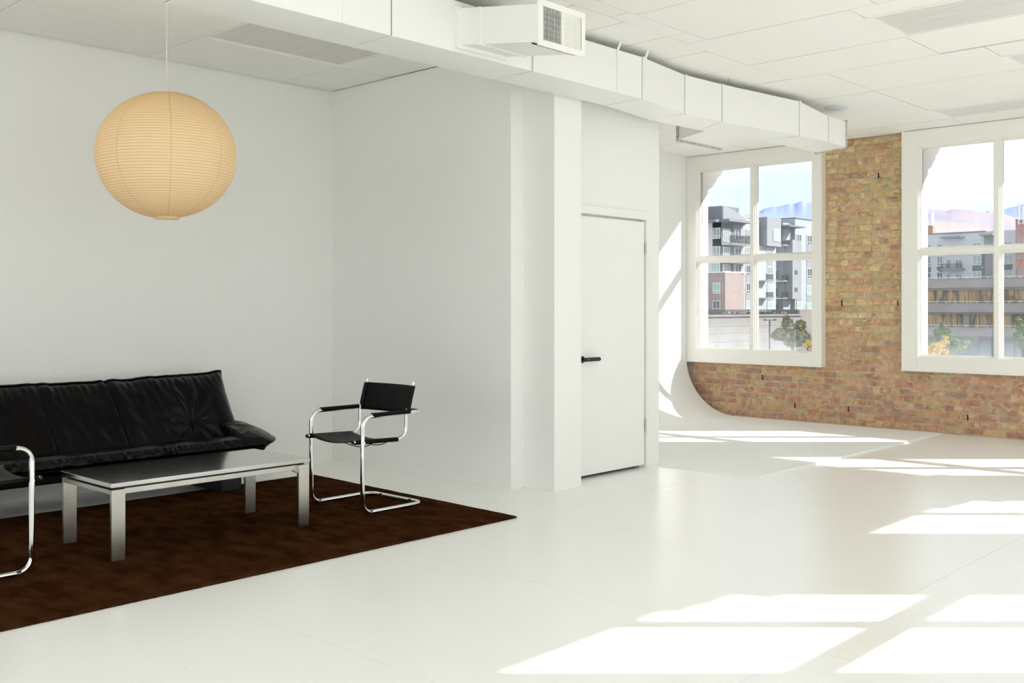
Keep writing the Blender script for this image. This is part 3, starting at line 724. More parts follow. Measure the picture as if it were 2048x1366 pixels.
# sofa
sofa = tag(empty('sofa'), 'long black leather sofa with a flared soft armrest against the wall', 'sofa')
SY0, SY1 = 1.98, 4.44
def ridge(p): return 1-abs(noise.noise(p))*2
def wrinkle(y, z, s=1.0):
    return 1.5*s*(.008*noise.noise((y*5.5+z*1.6, z*6.5-y*1.3, 1.7))+.0085*ridge((y*9+z*2.5, z*3.0-y*.6, 5.1))*max(0, noise.noise((y*1.5, z*2.1, 9)))+.004*noise.noise((y*21+z*5, z*12, 3.3)))
SEAMS = (2.43, 2.95, 3.46)
TUFTS = ((4.02, .53), (2.40, .53))
def back_pt(i, j):
    # i along the length, j round the section: front bottom -> top -> back bottom
    y = SY0+(SY1-SY0)*i
    sec = [(-7.00, .385), (-7.05, .45), (-7.13, .55), (-7.215, .66), (-7.29, .76), (-7.345, .825), (-7.385, .852), (-7.425, .858), (-7.465, .845), (-7.49, .80), (-7.495, .60), (-7.48, .30)]
    tt = j*(len(sec)-1); k = min(int(tt), len(sec)-2); f = tt-k
    def cr_(a, b_, c, d, f): return .5*((2*b_)+(-a+c)*f+(2*a-5*b_+4*c-d)*f*f+(-a+3*b_-3*c+d)*f**3)
    g = lambda n_: sec[max(0, min(len(sec)-1, n_))]
    x = cr_(g(k-1)[0], g(k)[0], g(k+1)[0], g(k+2)[0], f); z = cr_(g(k-1)[1], g(k)[1], g(k+1)[1], g(k+2)[1], f)
    d = 0
    front = max(0, 1-j/.62)
    if j < .62:
        d += wrinkle(y, z)
        d += .022*math.sin(PI*min(1, j/.55))                              # stuffing
        for s in SEAMS:
            a = abs(y-(s+.05*(.85-z))); d -= .014*math.exp(-(a/.012)**2); d += .006*math.exp(-((a-.05)/.035)**2)
        for ty, tz_ in TUFTS:
            dy, dz = y-ty, z-tz_; r = math.hypot(dy, dz)+1e-4; th = math.atan2(dz, dy)
            d -= .050*math.exp(-(r/.075)**2); d += .011*math.sin(th*11+noise.noise((th*2, r*5, 2))*2)*math.exp(-((r-.13)/.11)**2)
            if abs(dy) < .03 and dz < .02: d -= .012*math.exp(-(dy/.012)**2)
        # pleats under the top welt
        d += .003*math.sin(y*115+3*noise.noise((y*9, 0, 0)))*math.exp(-((j-.44)/.07)**2)
    edge = min(i, 1-i)*(SY1-SY0)
    sq = min(1, edge/.17); sq = math.sqrt(max(0, 1-(1-sq)**2))
    x = x-(-7.43); nx, nz = .80, .60
    x = -7.43+x*(.04+.96*sq)+d*nx*sq; z += d*nz*sq-.010*(1-sq)
    z += .012*math.cos((y-3.2)*2.4)*(-1)+.020*math.exp(-((edge)/.10)**2)*max(0, (z-.6)/.25)
    y += (.035*max(0, (.86-z))/.5)*(1 if i > .5 else -1)*max(0, abs(2*i-1)-.5)*2
    return (x, y, z)
m = MB().grid(back_pt, 330, 90)
nv = 90
for i in (0, 329): m.f.append(tuple(i*nv+k for k in range(nv))); m.mi.append(0)
m.build('backrest', M_leather, sofa, smooth=True)
# welt along the top of the back
pts = [Vector(back_pt(i/80, .575))+Vector((0, 0, .004)) for i in range(81)]
MB().tube(pts, .008, 8).build('welt', M_leather, sofa, smooth=True)
for ii in (1.0, 0.0):
    pts = [Vector(back_pt(ii, j/30*.8)) for j in range(31)]
    MB().tube(pts, .010, 8).build('welt', M_leather, sofa, smooth=True)
def seat_pt(i, j):
    y = 2.02+(4.40-2.02)*i
    sec = [(-7.15, .40), (-7.00, .405), (-6.88, .418), (-6.79, .420), (-6.735, .408), (-6.705, .385), (-6.697, .355), (-6.712, .325), (-6.75, .300), (-6.80, .288), (-7.2, .26)]
    tt = j*(len(sec)-1); k = min(int(tt), len(sec)-2); f = tt-k; f = f*f*(3-2*f)*.3+f*.7
    x = sec[k][0]+(sec[k+1][0]-sec[k][0])*f; z = sec[k][1]+(sec[k+1][1]-sec[k][1])*f
    d = wrinkle(y*1.5, z*3+x*2, .7)
    fr_ = math.exp(-((j-.50)/.16)**2)
    for s in (2.25, 2.60, 2.95, 3.30, 3.68, 4.05):
        a = abs(y-s); d -= .012*fr_*math.exp(-(a/.012)**2)
    d += fr_*(.006*ridge((y*22, z*14, 2.2))-.003)+.004*fr_*noise.noise((y*40, z*30+x*20, 7))
    d -= .010*math.exp(-((j-.665)/.018)**2)
    a = j*PI; nx, nz = (0, 1) if j < .35 else (.9, .3) if j < .7 else (.3, -.9)
    return (x+d*nx, y, z+d*nz)
m = MB().grid(seat_pt, 300, 60)
for i in (0, 299): m.f.append(tuple(i*60+k for k in range(60))); m.mi.append(0)
m.build('seat_cushion', M_leather, sofa, smooth=True)
MB().tube([Vector(seat_pt(i/60, .668))+Vector((.004, 0, 0)) for i in range(61)], .006, 8).build('welt', M_leather, sofa, smooth=True)
def arm_pt(s):
    def fn(i, j):
        # i: back -> front, j: round the pillow section starting at the inner bottom
        x = -7.40+(.695)*i
        ends = math.sqrt(max(0, 1-abs(2*i-1)**3.2))
        yo = 4.40+.255*ends*(.55+.45*math.sin(PI*min(1, .25+.75*i)))      # outer rim
        yi = 4.22
        zc = .40-.025*i
        if j < .5:                                                       # upper surface, inner to outer
            q = j*2; y = yi+(yo-yi)*q
            h_ = (.140-.050*i)*math.sin(PI*(.34+.66*q))**.75*ends
            z = zc+h_-.012*q
            d = .006*math.sin(x*70+6*noise.noise((x*8, q*3, 1)))*math.exp(-((q-.25)/.22)**2)+wrinkle(x*2, y*2, .6)
            z += d*ends*(1-q**4)
        else:
            q = (1-j)*2; y = yi+(yo-yi)*q
            z = zc-.012*q-(.115)*math.sin(PI*(.30+.70*q))**.8*ends
        return (x, 3.21+(y-3.21)*s, z)
    return fn
for s in (1, -1):
    m = MB().grid(arm_pt(s), 60, 64, closev=True)
    for i in (0, 59): m.f.append(tuple(i*64+k for k in range(64))); m.mi.append(0)
    m.build('armrest', M_leather, sofa, smooth=True)
    MB().tube([Vector(arm_pt(s)(i/40, .5)) for i in range(1, 40)], .007, 8).build('welt', M_leather, sofa, smooth=True)
boxo('underframe', (-7.44, 2.10, .235), (-6.80, 4.36, .30), M_leather, sofa, bevel=.01)
for y in (2.18, 4.07): boxo('foot', (-7.40, y, RZ+.0035), (-6.79, y+.17, .24), M_black, sofa, bevel=.006)

# paper lantern
LX, LY, LZ, LR, LH = -6.10, 3.262, 2.372, .430, .400
lan = tag(empty('paper_lantern'), 'round cream paper pendant lantern hanging above the coffee table', 'lamp')
nr = 58; prof = []
th0, th1 = math.asin(.145/LR*.80), PI-math.asin(.095/LR*.75)
def lp(t):
    th = th0+(th1-th0)*t; r = LR*math.sin(th)**.96; z = LH*math.cos(th); return r, z
for k in range(nr*4+1):
    t_ = k/(nr*4); r, z = lp(t_); f = (k % 4)/4
    prof.append((r+.0022*math.sin(PI*f), z))
m = MB()
nseg = 96; n = len(prof); vs = []
for i in range(nseg):
    a = 2*PI*i/nseg
    for kk, (r, z) in enumerate(prof):
        wob = 1+.006*noise.noise((math.cos(a)*2, math.sin(a)*2, z*4)); vs.append((LX+r*wob*math.cos(a), LY+r*wob*math.sin(a), LZ+z+.004*math.sin(a+.6)))
m.add(vs, [(i*n+k, ((i+1) % nseg)*n+k, ((i+1) % nseg)*n+k+1, i*n+k+1) for i in range(nseg) for k in range(n-1)])
m.build('shade', M_paper, lan, smooth=True, recalc=False)
m = MB()
for k in range(nr+1):
    r, z = lp(k/nr)
    pts = [(LX+(r+.0003)*(1+.006*noise.noise((math.cos(a)*2, math.sin(a)*2, z*4)))*math.cos(a), LY+(r+.0003)*(1+.006*noise.noise((math.cos(a)*2, math.sin(a)*2, z*4)))*math.sin(a), LZ+z+.004*math.sin(a+.6)) for a in [2*PI*q/72 for q in range(72)]]
    m.tube(pts, .0014, 4, closed=True)
m.build('rib_wire', M_rib, lan, smooth=True, recalc=False)
for q in range(8):
    a0 = 2*PI*q/8+.35
    pts = []
    for k in range(41):
        r, z = lp(k/40); pts.append((LX+(r+.0028)*math.cos(a0), LY+(r+.0028)*math.sin(a0), LZ+z+.004*math.sin(a0+.6)))
    m = MB()
    wv = Vector((-math.sin(a0), math.cos(a0), 0))*.0032
    vs = [tuple(Vector(p)-wv) for p in pts]+[tuple(Vector(p)+wv) for p in pts]
    m.add(vs, [(k, k+1, 42+k, 41+k) for k in range(40)]); m.build('paper_seam', M_seam, lan, recalc=False)
rb_, zb_ = lp(1.0); rt_, zt_ = lp(0.0)
MB().lathe([(rb_-.002, zb_+.004), (rb_+.003, zb_), (rb_+.001, zb_-.012), (rb_-.006, zb_-.012), (rb_-.008, zb_)], (LX, LY, LZ), 40, cap=False).build('bottom_ring', M_paper, lan, smooth=True)
MB().lathe([(0, zt_+.004), (rt_*.98, zt_+.003), (rt_, zt_-.003)], (LX, LY, LZ), 40, cap=False).build('top_cap', M_paper, lan, smooth=True)
MB().tube([(LX, LY, LZ+zt_), (LX, LY, ZC)], .0035, 8).build('cord', mat('white_cord', (.8, .8, .77), .6), lan)
MB().lathe([(0, -.006), (.045, -.006), (.05, .012), (0, .02)], (LX, LY, ZC-.014), 24, cap=False).build('ceiling_rose', M_trim, lan)
M_bulb = bpy.data.materials.new('lit_bulb'); M_bulb.use_nodes = True
b = M_bulb.node_tree.nodes['Principled BSDF']; b.inputs['Emission Color'].default_value = (1, .72, .42, 1); b.inputs['Emission Strength'].default_value = 14
MB().lathe([(0, -.05), (.018, -.045), (.030, -.02), (.028, .005), (.014, .035), (.013, .06), (0, .06)], (LX, LY, LZ+.06), 20, cap=False).build('bulb', M_bulb, lan, smooth=True)

# ================================================================== THE CITY OUTSIDE
ground = tag(boxo('ground', (-420, -260, -9.6), (320, 620, -9.0), mat('pale_paving', (.44, .43, .41), .9, var=(.05, (.52, .51, .49), .35, .65))), 'pale street level far below the windows', kind='structure')
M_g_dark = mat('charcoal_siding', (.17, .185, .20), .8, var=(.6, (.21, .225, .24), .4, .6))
M_g_mid = mat('mid_grey_siding', (.30, .315, .33), .8)
M_g_light = mat('pale_grey_stucco', (.40, .43, .46), .85)
M_g_lift = mat('shade_side_stucco', (.60, .63, .655), .85)  # lighter copy of the stucco, colour raised to lift the shaded faces
M_pink = mat('faded_pink_brick', (.34, .265, .245), .9, var=(1.5, (.40, .32, .295), .35, .65))
M_redbrick = mat('red_brown_brick', (.46, .24, .19), .9, var=(.8, (.56, .33, .27), .35, .65))
M_frame = mat('white_window_frame', (.80, .81, .80), .6)
M_gl_teal = mat('teal_window_glass', (.36, .50, .46), .12, 0, .6)
M_gl_dark = mat('dark_window_glass', (.13, .15, .17), .10, 0, .6)
M_gl_grey = mat('grey_window_glass', (.28, .32, .33), .10, 0, .6)
M_conc = mat('pale_concrete', (.245, .225, .21), .9, var=(.35, (.29, .27, .25), .35, .65))
M_rail = mat('dark_railing', (.06, .062, .065), .6)
M_canopy = mat('canopy_metal', (.22, .23, .25), .6)
M_band = mat('brown_grey_concrete_band', (.335, .305, .295), .9, var=(.25, (.39, .36, .35), .35, .65))
M_gold, t, b = node_mat('painted_reflection_glass')  # gold and dark blotches paint reflections into the glass colour
co = t.nodes.new('ShaderNodeTexCoord'); mpn = t.nodes.new('ShaderNodeMapping'); mpn.inputs['Scale'].default_value = (.55, 1, .16)
t.links.new(co.outputs['Object'], mpn.inputs[0]); nz = tn(t, 'ShaderNodeTexNoise', Scale=1.6, Detail=4.0, Distortion=1.2); t.links.new(mpn.outputs[0], nz.inputs['Vector'])
r = t.nodes.new('ShaderNodeValToRGB'); r.color_ramp.elements[0].position = .40; r.color_ramp.elements[1].position = .58
r.color_ramp.elements[0].color = (.16, .14, .12, 1); r.color_ramp.elements[1].color = (.62, .43, .20, 1); t.links.new(nz.outputs['Fac'], r.inputs[0]); t.links.new(r.outputs[0], b.inputs['Base Color'])
b.inputs['Roughness'].default_value = .25
M_store = mat('blue_grey_shop_glass', (.16, .20, .23), .15, 0, .6, var=(.3, (.34, .39, .42), .45, .7))

XA = -82.0
apt = tag(empty('apartment_building', (XA, 150, -9)), 'grey apartment block with balconies seen through the left window', 'building'); apt.location = (0, 0, 0)
def xbox(nm, u0, v0, u1, v1, d0, d1, m, par=None, X=XA):
    a, b_ = on_x(u0, v0, X), on_x(u1, v1, X)
    return boxo(nm, (X+d0, a.y, on_x((u0+u1)/2, v0, X).z), (X+d1, b_.y, on_x((u0+u1)/2, v1, X).z), m, par or apt)
def ybox(nm, u0, v0, u1, v1, d0, d1, m, par, Y):
    a, b_ = on_y(u0, v0, Y), on_y(u1, v1, Y)
    return boxo(nm, (a.x, Y-d0, on_y((u0+u1)/2, v0, Y).z), (b_.x, Y-d1, on_y((u0+u1)/2, v1, Y).z), m, par)
def win(kind, u0, v0, u1, v1, par, P, glass, low=.27, cols=2, d=.0, door=False):
    bx_ = (lambda nm, a, b_, c, e_, d0, d1, m, p: xbox(nm, a, b_, c, e_, d0+d, d1+d, m, p, P)) if kind == 'x' else (lambda nm, a, b_, c, e_, d0, d1, m, p: ybox(nm, a, b_, c, e_, d0+d, d1+d, m, p, P))
    f = bx_('window', u0, v0, u1, v1, -.2, .12, M_frame, par)
    w_ = (u1-u0); h_ = (v1-v0); fx = min(w_*.09, 1.3); fy = min(h_*.055, 1.2)
    cw = (w_-fx*(cols+1))/cols
    for c in range(cols):
        a = u0+fx+c*(cw+fx)
        rows = [(v0+fy, v1-fy)] if low == 0 else [(v0+fy, v1-h_*low-fy*.5), (v1-h_*low+fy*.5, v1-fy)]
        for k, (p, q) in enumerate(rows):
            bx_('pane', a, p, a+cw, q, .08, .15, glass if not isinstance(glass, tuple) else glass[k % len(glass)], f)
# volumes on the sunlit side (facing +x)
yz = lambda u, v: on_x(u, v, XA)
Yc = yz(1443, 500).y
top = [(1443, 412.6), (1449, 413.6), (1456, 416), (1463, 419.5), (1470, 424), (1477, 429.5), (1483, 434), (1487, 437.5)]
poly = [Vector((XA, yz(u, v).y, yz(u, v).z)) for u, v in top]+[Vector((XA, yz(1487, 470).y, yz(1443, 446).z)), Vector((XA, Yc, yz(1443, 446).z))]
MB().prism(poly, (-14, 0, 0), (0.3, 0, 0)).build('attic', M_g_mid, apt)
def vol(nm, u0, v0, u1, v1, d0, d1, m): return xbox(nm, u0, v0, u1, v1, d0, d1, m)
vol('tower_wall', 1443, 444, 1487, 545, -14, -.05, M_g_dark)
vol('side_wall', 1466, 446, 1486, 545, -1, .05, M_g_mid)
vol('stucco_wall', 1486.5, 438, 1518, 632, -14, 0, M_g_light)
vol('brick_wall', 1460, 545, 1486.5, 632, -10, .1, M_pink)
vol('brick_recess', 1443, 545, 1460, 632, -10, -1.2, M_redbrick)
vol('brick_cap', 1449, 543.5, 1487, 546, -2, .35, M_frame)
vol('grey_tower', 1524, 436, 1552, 493, -9, .9, M_g_mid)
vol('grey_tower_low', 1518, 493, 1552, 632, -9, 0, M_g_light)
vol('shaded_recess', 1552, 444, 1574, 632, -12, -1.6, M_g_light)
vol('bay', 1574, 481, 1591.5, 598, -4, 1.0, M_g_mid)
vol('bay_wall', 1573, 446, 1592, 632, -12, -.6, M_g_light)
vol('stucco_wall', 1590, 447, 1760, 632, -14, 0, M_g_light)
vol('parapet', 1590, 446, 1760, 447.6, -14, .15, M_canopy)
vol('canopy', 1440, 441, 1487.5, 446, -2, 1.6, M_canopy); vol('canopy', 1559, 452.3, 1591, 455.4, -3, 1.8, M_canopy)
# the short face turned towards us at the corner (facing -y)
def yv(nm, u0, v0, u1, v1, d0, d1, m): return ybox(nm, u0, v0, u1, v1, d0, d1, m, apt, Yc)
yv('attic_end', 1395, 413.3, 1443, 446, -5, 0.02, M_g_dark)  # end face darker than the attic front, its shade put into the colour
yv('corner_wall', 1395, 446, 1443, 545, -5, 0, M_g_dark); yv('corner_stucco', 1395, 446, 1425.5, 545, -.4, .15, M_g_lift)
yv('corner_brick', 1395, 545, 1450.5, 632, -4.8, .05, M_pink); yv('canopy', 1400, 441.2, 1443, 446, -1, 1.6, M_canopy)
yv('brick_cap', 1395, 543.6, 1451, 546, -1, .3, M_frame)
for v0, v1, g in ((455.6, 477.6, M_gl_grey), (492.5, 514, M_gl_grey), (526, 544, M_gl_teal), (565, 587, M_gl_teal), (601, 623, M_gl_dark)):
    win('y', 1426.3, v0, 1441, v1, apt, Yc, g)
for v0, v1 in ((457.5, 484), (494, 520), (528, 545)): win('x', 1445.5, v0, 1459, v1, apt, XA, M_gl_grey, 0, 3)
for v0, v1 in ((459.5, 481), (495.5, 518), (529, 544)): win('x', 1468, v0, 1481.5, v1, apt, XA, M_gl_dark, 0, 2, .05)
for v0, v1, g in ((458.5, 480, M_gl_grey), (494, 512, M_gl_grey), (530, 551, M_gl_dark), (566, 587, M_gl_dark), (601, 620, M_gl_teal)): win('x', 1491, v0, 1500.5, v1, apt, XA, g)
for v0, v1 in ((481, 493.5), (552.5, 565), (588, 600.5), (516, 529)): xbox('spandrel_panel', 1491, v0, 1500.5, v1, -.2, .06, M_g_mid)
for v0, v1 in ((563, 593), (599.5, 620)): xbox('brick_opening', 1468.5, v0, 1480, v1, -.3, .16, M_gl_grey)
win('x', 1536, 459, 1549, 483, apt, XA, M_gl_teal, .32, 3, .9)
for v0, v1, g in ((497, 514, M_gl_grey), (533, 553, M_gl_grey), (568, 588, M_gl_teal), (603, 620, M_gl_teal)):
    win('x', 1534, v0, 1545, v1, apt, XA, g)
for v0, v1 in ((517, 531), (554, 566.5), (589, 601.5)): xbox('spandrel_panel', 1534.2, v0, 1544.8, v1, -.2, .06, M_g_mid)
for u0, u1, o_ in ((1592.6, 1602.6, 0), (1612.8, 1623, 1.6)):
    for v0, v1, g in ((468.5, 488.5, M_gl_dark), (503, 520, M_gl_grey), (535, 555.5, M_gl_dark), (569.5, 589, M_gl_teal), (603.5, 619, M_gl_teal)): win('x', u0, v0+o_, u1, v1+o_, apt, XA, g)
    for v0, v1 in ((489, 502), (521, 534), (556, 568.5), (590, 602.5)): xbox('spandrel_panel', u0, v0+o_, u1, v1+o_, -.2, .06, M_g_mid)
for v0, v1 in ((473, 490), (540, 559.5), (575, 594), (608, 620)): win('x', 1564.5, v0, 1571.5, v1, apt, XA, M_gl_dark, 0, 2, -1.6)
for v0, v1 in ((541, 549), (575.5, 583)): xbox('bay_opening', 1578.5, v0, 1583.5, v1, .6, 1.06, M_gl_dark)
def balcony(u0, v0, u1, v1, d0, d1):
    """slab with posts and a rail; v0 rail height, v1 slab underside"""
    s_ = xbox('balcony', u0, v1-2.2, u1, v1, d0, d1, M_frame)
    xbox('balcony_rail', u0, v0, u1, v0+.9, d1-.12, d1, M_rail, s_)
    n_ = max(3, int((u1-u0)/1.6))
    for k in range(n_+1): u = u0+(u1-u0)*k/n_; xbox('baluster', u-.16, v0, u+.16, v1-2, d1-.1, d1-.02, M_rail, s_)
    xbox('balcony_fascia', u0, v1-3.0, u1, v1-.1, d1-.02, d1+.1, M_canopy, s_)
balcony(1443.5, 472.5, 1487, 491, -.5, 1.5); balcony(1443.5, 509, 1487, 527, -.5, 1.5)
balcony(1560.5, 481.5, 1573.5, 492, -1.6, .4); balcony(1561, 549.5, 1573, 563.5, -1.6, .3); balcony(1561, 584, 1573, 598, -1.6, .3)
balcony(1518, 548.5, 1532, 562, -.5, 1.3); balcony(1518, 584, 1532, 597, -.5, 1.3)
# podium with parapet railing
XQ = XA+5.0
pod = xbox('podium', 1380, 629.5, 1602.5, 760, -4.9, 0, M_conc, apt, XQ)
for v in (634.5, 650.5, 663.5, 680): xbox('concrete_course', 1380, v, 1602.5, v+.9, 0, .06, M_g_mid, pod, XQ)
xbox('podium_ledge', 1380, 629.3, 1602.5, 633, -.2, .25, M_conc, pod, XQ)
xbox('podium_end', 1602, 619, 1790, 760, -4.9, -.6, M_conc, apt, XQ)
rl = xbox('terrace_rail', 1380, 619.2, 1602, 620, -.25, -.15, M_rail, apt, XQ)
xbox('terrace_rail', 1380, 628.2, 1602, 629, -.25, -.15, M_rail, rl, XQ)
for k in range(112):
    u = 1392+k*1.88; xbox('baluster', u-.14, 619.5, u+.14, 629.5, -.24, -.16, M_rail, rl, XQ)
for u, c in ((1522, M_redbrick), (1529, M_store), (1543, M_rail), (1552, M_rail), (1561, M_canopy), (1576, M_redbrick), (1583, M_redbrick), (1471, M_frame), (1482, M_gl_teal), (1490, M_canopy)):
    xbox('planter_box', u-2.4, 623.5, u+2.4, 629.4, -2.2, -1.0, c, apt, XQ)

# wing facing us, seen through the right window
YW = 201.0
wing = tag(empty('apartment_wing'), 'pale grey apartment block with flat canopies seen through the right window', 'building')
def wb(nm, u0, v0, u1, v1, d0, d1, m, p=None): return ybox(nm, u0, v0, u1, v1, d0, d1, m, p or wing, YW)
ax0, ax1 = on_y(1780, 470, YW).x, on_y(2085, 470, YW).x
zt_w = on_y(1912, 465.6, YW).z
boxo('main_wall', (ax0, YW, -9), (ax1, YW+14, zt_w), M_g_lift, wing); boxo('parapet', (ax0, YW-.15, zt_w-.1), (on_y(1971, 470, YW).x, YW+14, zt_w+.12), M_canopy, wing)
wb('canopy', 1884.5, 473.5, 1928.5, 476.2, 0, 1.6, M_g_mid); wb('canopy', 1964, 468.5, 1990, 471.5, 0, 1.6, M_g_mid)
wb('recess_wall', 1968, 471, 1985, 560, -.5, .06, M_g_mid); wb('dark_panel', 1962.8, 508, 1969.6, 556, -.5, .1, M_g_dark)
for u0, u1 in ((1856, 1861.8), (1874, 1886), (1945.3, 1963), (2008.5, 2025)):
    for v0, v1, g in ((487, 502, M_gl_grey), (511, 531, M_gl_teal if u0 > 1900 else M_gl_grey), (543.5, 562, M_gl_teal if u0 > 1900 else M_gl_dark)):
        dv = -(u0-1910)*.03; win('y', u0, v0+dv, u1, v1+dv, wing, YW, g, .3, 1 if u1-u0 < 7 else 2)
    dv = -(u0-1910)*.03; wb('spandrel_panel', u0, 532+dv, u1, 543+dv, -.2, .07, M_g_dark)
for u0, u1 in ((1893, 1901), (1910.5, 1925)):
    for v0, v1 in ((519, 537.5), (549, 560)): win('y', u0, v0, u1, v1, wing, YW, M_gl_grey, 0, 1 if u1-u0 < 10 else 2)
s_ = wb('balcony', 1887, 537.5, 1929.5, 540.5, 0, 1.5, M_g_mid)
wb('balcony_rail', 1887, 528, 1929.5, 528.7, 1.4, 1.5, M_rail, s_)
for k in range(24): u = 1887+42.5*k/23; wb('baluster', u-.16, 528, u+.16, 538, 1.4, 1.48, M_rail, s_)
for u0, u1, v in ((1873, 1878, 541.5), (1938.5, 1944, 541), (1964.5, 1966.5, 533)): wb('wall_vent', u0, v, u1, v+2.5, 0, .3, M_frame)
for u0, u1, v in ((1874, 1878, 482), (1938, 1944, 479.5)): wb('wall_vent', u0, v, u1, v+2, 0, .3, M_frame)

tower = tag(empty('brick_tower'), 'red brick tower with a white roof mast at the right edge', 'building')
YT = 192.0
tb = lambda nm, u0, v0, u1, v1, d0, d1, m, p=None: ybox(nm, u0, v0, u1, v1, d0, d1, m, p or tower, YT)
tb('tower_body', 2031, 437, 2130, 640, -8, 0, M_redbrick); tb('roof_cap', 2030.6, 436, 2130, 437.6, -8, .2, M_canopy)
for v0, v1 in ((464, 470), (474, 486), (509, 520), (537, 555)): tb('window', 2035.5, v0, 2042.5, v1, -.2, .1, M_gl_grey)
ms_ = tb('roof_mast', 2038.2, 407, 2040.6, 449, .3, .6, M_frame)
for v in (420.5, 427, 433, 439, 445.5): tb('mast_rung', 2039.5, v, 2060, v+1.1, .3, .5, M_frame, ms_)
tb('mast_post', 2047, 413, 2049, 449, .3, .6, M_frame, ms_)
chim = tag(empty('roof_chimney'), 'small orange brick roof block with a white pole behind the pale apartment block', 'building')
cb = lambda nm, u0, v0, u1, v1, m: ybox(nm, u0, v0, u1, v1, -1.5, 0, m, chim, 216.0)
cb('chimney_block', 1846, 451.5, 1865.5, 500, mat('orange_brick', (.46, .30, .22), .9)); cb('pole', 1859, 426.3, 1862.6, 452, M_frame)

# banded parking and office building in front of the wing
YO = 151.0
off = tag(empty('office_building'), 'brown concrete building with bronze glass bands below the apartments', 'building')
ob = lambda nm, u0, v0, u1, v1, d0, d1, m, p=None: ybox(nm, u0, v0, u1, v1, d0, d1, m, p or off, YO)
ox0, ox1 = on_y(1770, 600, YO).x, on_y(2110, 600, YO).x+44
def zl(v): return on_y(1941, v, YO).z
boxo('core', (ox0, YO, -9), (ox1, YO+20, zl(560)), M_band, off)
for i, (a, b_, c) in enumerate(((558.4, 575.7, 580.2), (606.6, 624.2, 627.8), (654.2, 672, 676.5))):
    q = boxo('concrete_band', (ox0, YO-2.0, zl(b_)), (ox1, YO, zl(a)), M_band, off); boxo('band_soffit', (ox0, YO-1.4, zl(c)), (ox1, YO, zl(b_)), M_band, q)
    boxo('handrail', (ox0, YO-1.9, zl(a-4.2)), (ox1, YO-1.8, zl(a-3.3)), M_frame, q); boxo('coping', (ox0, YO-2.05, zl(a)), (ox1, YO-1.6, zl(a-.9)), M_conc, q)
    for k in range(52):
        x = ox0+1.2+k*1.42
        boxo('rail_post', (x-.05, YO-1.9, zl(a)), (x+.05, YO-1.8, zl(a-4)), M_frame, q)
for k in range(44):
    x0 = ox0+k*(ox1-ox0)/44; x1 = x0+(ox1-ox0)/44-.08
    boxo('glass_panel', (x0, YO-.15, zl(606.6)), (x1, YO, zl(580)), M_gold, off)
    boxo('glass_panel', (x0, YO-.15, zl(654.2)), (x1, YO, zl(627.5)), M_gold, off)
    boxo('glass_panel', (x0, YO-.15, zl(735)), (x1, YO, zl(676)), M_store, off)
ob('concrete_pier', 1930.5, 626, 1942.5, 656, 0, .8, M_band)

# trees, street lamp
def leaf_mat(name, c1, c2, c3):
    m, t, b = node_mat(name)
    ge = t.nodes.new('ShaderNodeNewGeometry'); r = t.nodes.new('ShaderNodeValToRGB'); r.color_ramp.elements[0].color = (*c1, 1); r.color_ramp.elements[1].color = (*c3, 1)
    x = r.color_ramp.elements.new(.55); x.color = (*c2, 1)
    t.links.new(ge.outputs['Random Per Island'], r.inputs[0]); t.links.new(r.outputs[0], b.inputs['Base Color']); b.inputs['Roughness'].default_value = .7
    return m
M_leaf1 = leaf_mat('autumn_green_leaves', (.12, .16, .07), (.20, .23, .10), (.36, .26, .13))
M_leaf2 = leaf_mat('green_leaves', (.12, .19, .06), (.19, .27, .09), (.26, .33, .12))
M_leafy = leaf_mat('yellow_leaves', (.70, .44, .06), (.82, .56, .08), (.60, .46, .10))
M_bark = mat('bark', (.12, .09, .07), .9)
def tree(name, label, blobs, D, leaf, n, size, seed, cat='tree', group=None):
    """blobs: (u, v, radius_u, radius_v) crowns in picture terms, set at distance D"""
    r = random.Random(seed); T = tag(empty(name), label, cat, group); m = MB(); s = D/FPX
    tot = sum(b_[2]*b_[3] for b_ in blobs); fwd = Vector((-SY, CY, 0))
    for u, v, ru, rv in blobs:
        c = at_depth(u, v, D); R = Vector((CY, SY, 0))
        for k in range(int(n*ru*rv/tot)):
            q = Vector((r.gauss(0, 1), r.gauss(0, 1), r.gauss(0, 1))).normalized()*(r.random()**.45)
            p = c+R*(q.x*ru*s)+fwd*(q.y*ru*s)+Vector((0, 0, q.z*rv*s))
            a = Vector((r.gauss(0, 1), r.gauss(0, 1), r.gauss(0, 1))).normalized(); b2 = a.orthogonal().normalized(); k_ = size*r.uniform(.6, 1.3)
            m.add([p+a*k_, p+b2*k_*.6, p-a*k_, p-b2*k_*.6], [(0, 1, 2, 3)])
    f = m.build('foliage', leaf, T, recalc=False)
    u = sum(b_[0]*b_[2] for b_ in blobs)/sum(b_[2] for b_ in blobs); c = at_depth(u, max(b_[1] for b_ in blobs), D)
    tr = MB().tube([(c.x, c.y, -9.0), (c.x+.1, c.y, c.z-1), (c.x, c.y+.1, c.z+.8)], .14, 8)
    for b_ in blobs[:5]: p = at_depth(b_[0], b_[1], D); tr.tube([(c.x, c.y, c.z-.6), tuple((Vector(c)+p)/2+Vector((0, 0, .1))), tuple(p)], .05, 6)
    tr.build('trunk', M_bark, T, smooth=True)
    return T
tree('street_tree', 'broad green and rust tree below the apartment block', [(1568, 668, 22, 14), (1595, 672, 22, 16), (1575, 648, 12, 12), (1601, 652, 12, 12), (1555, 672, 14, 8), (1572, 637, 6, 7), (1610, 676, 12, 12), (1590, 686, 22, 8)], 105, M_leaf1, 5200, .16, 3, group='trees below the windows')
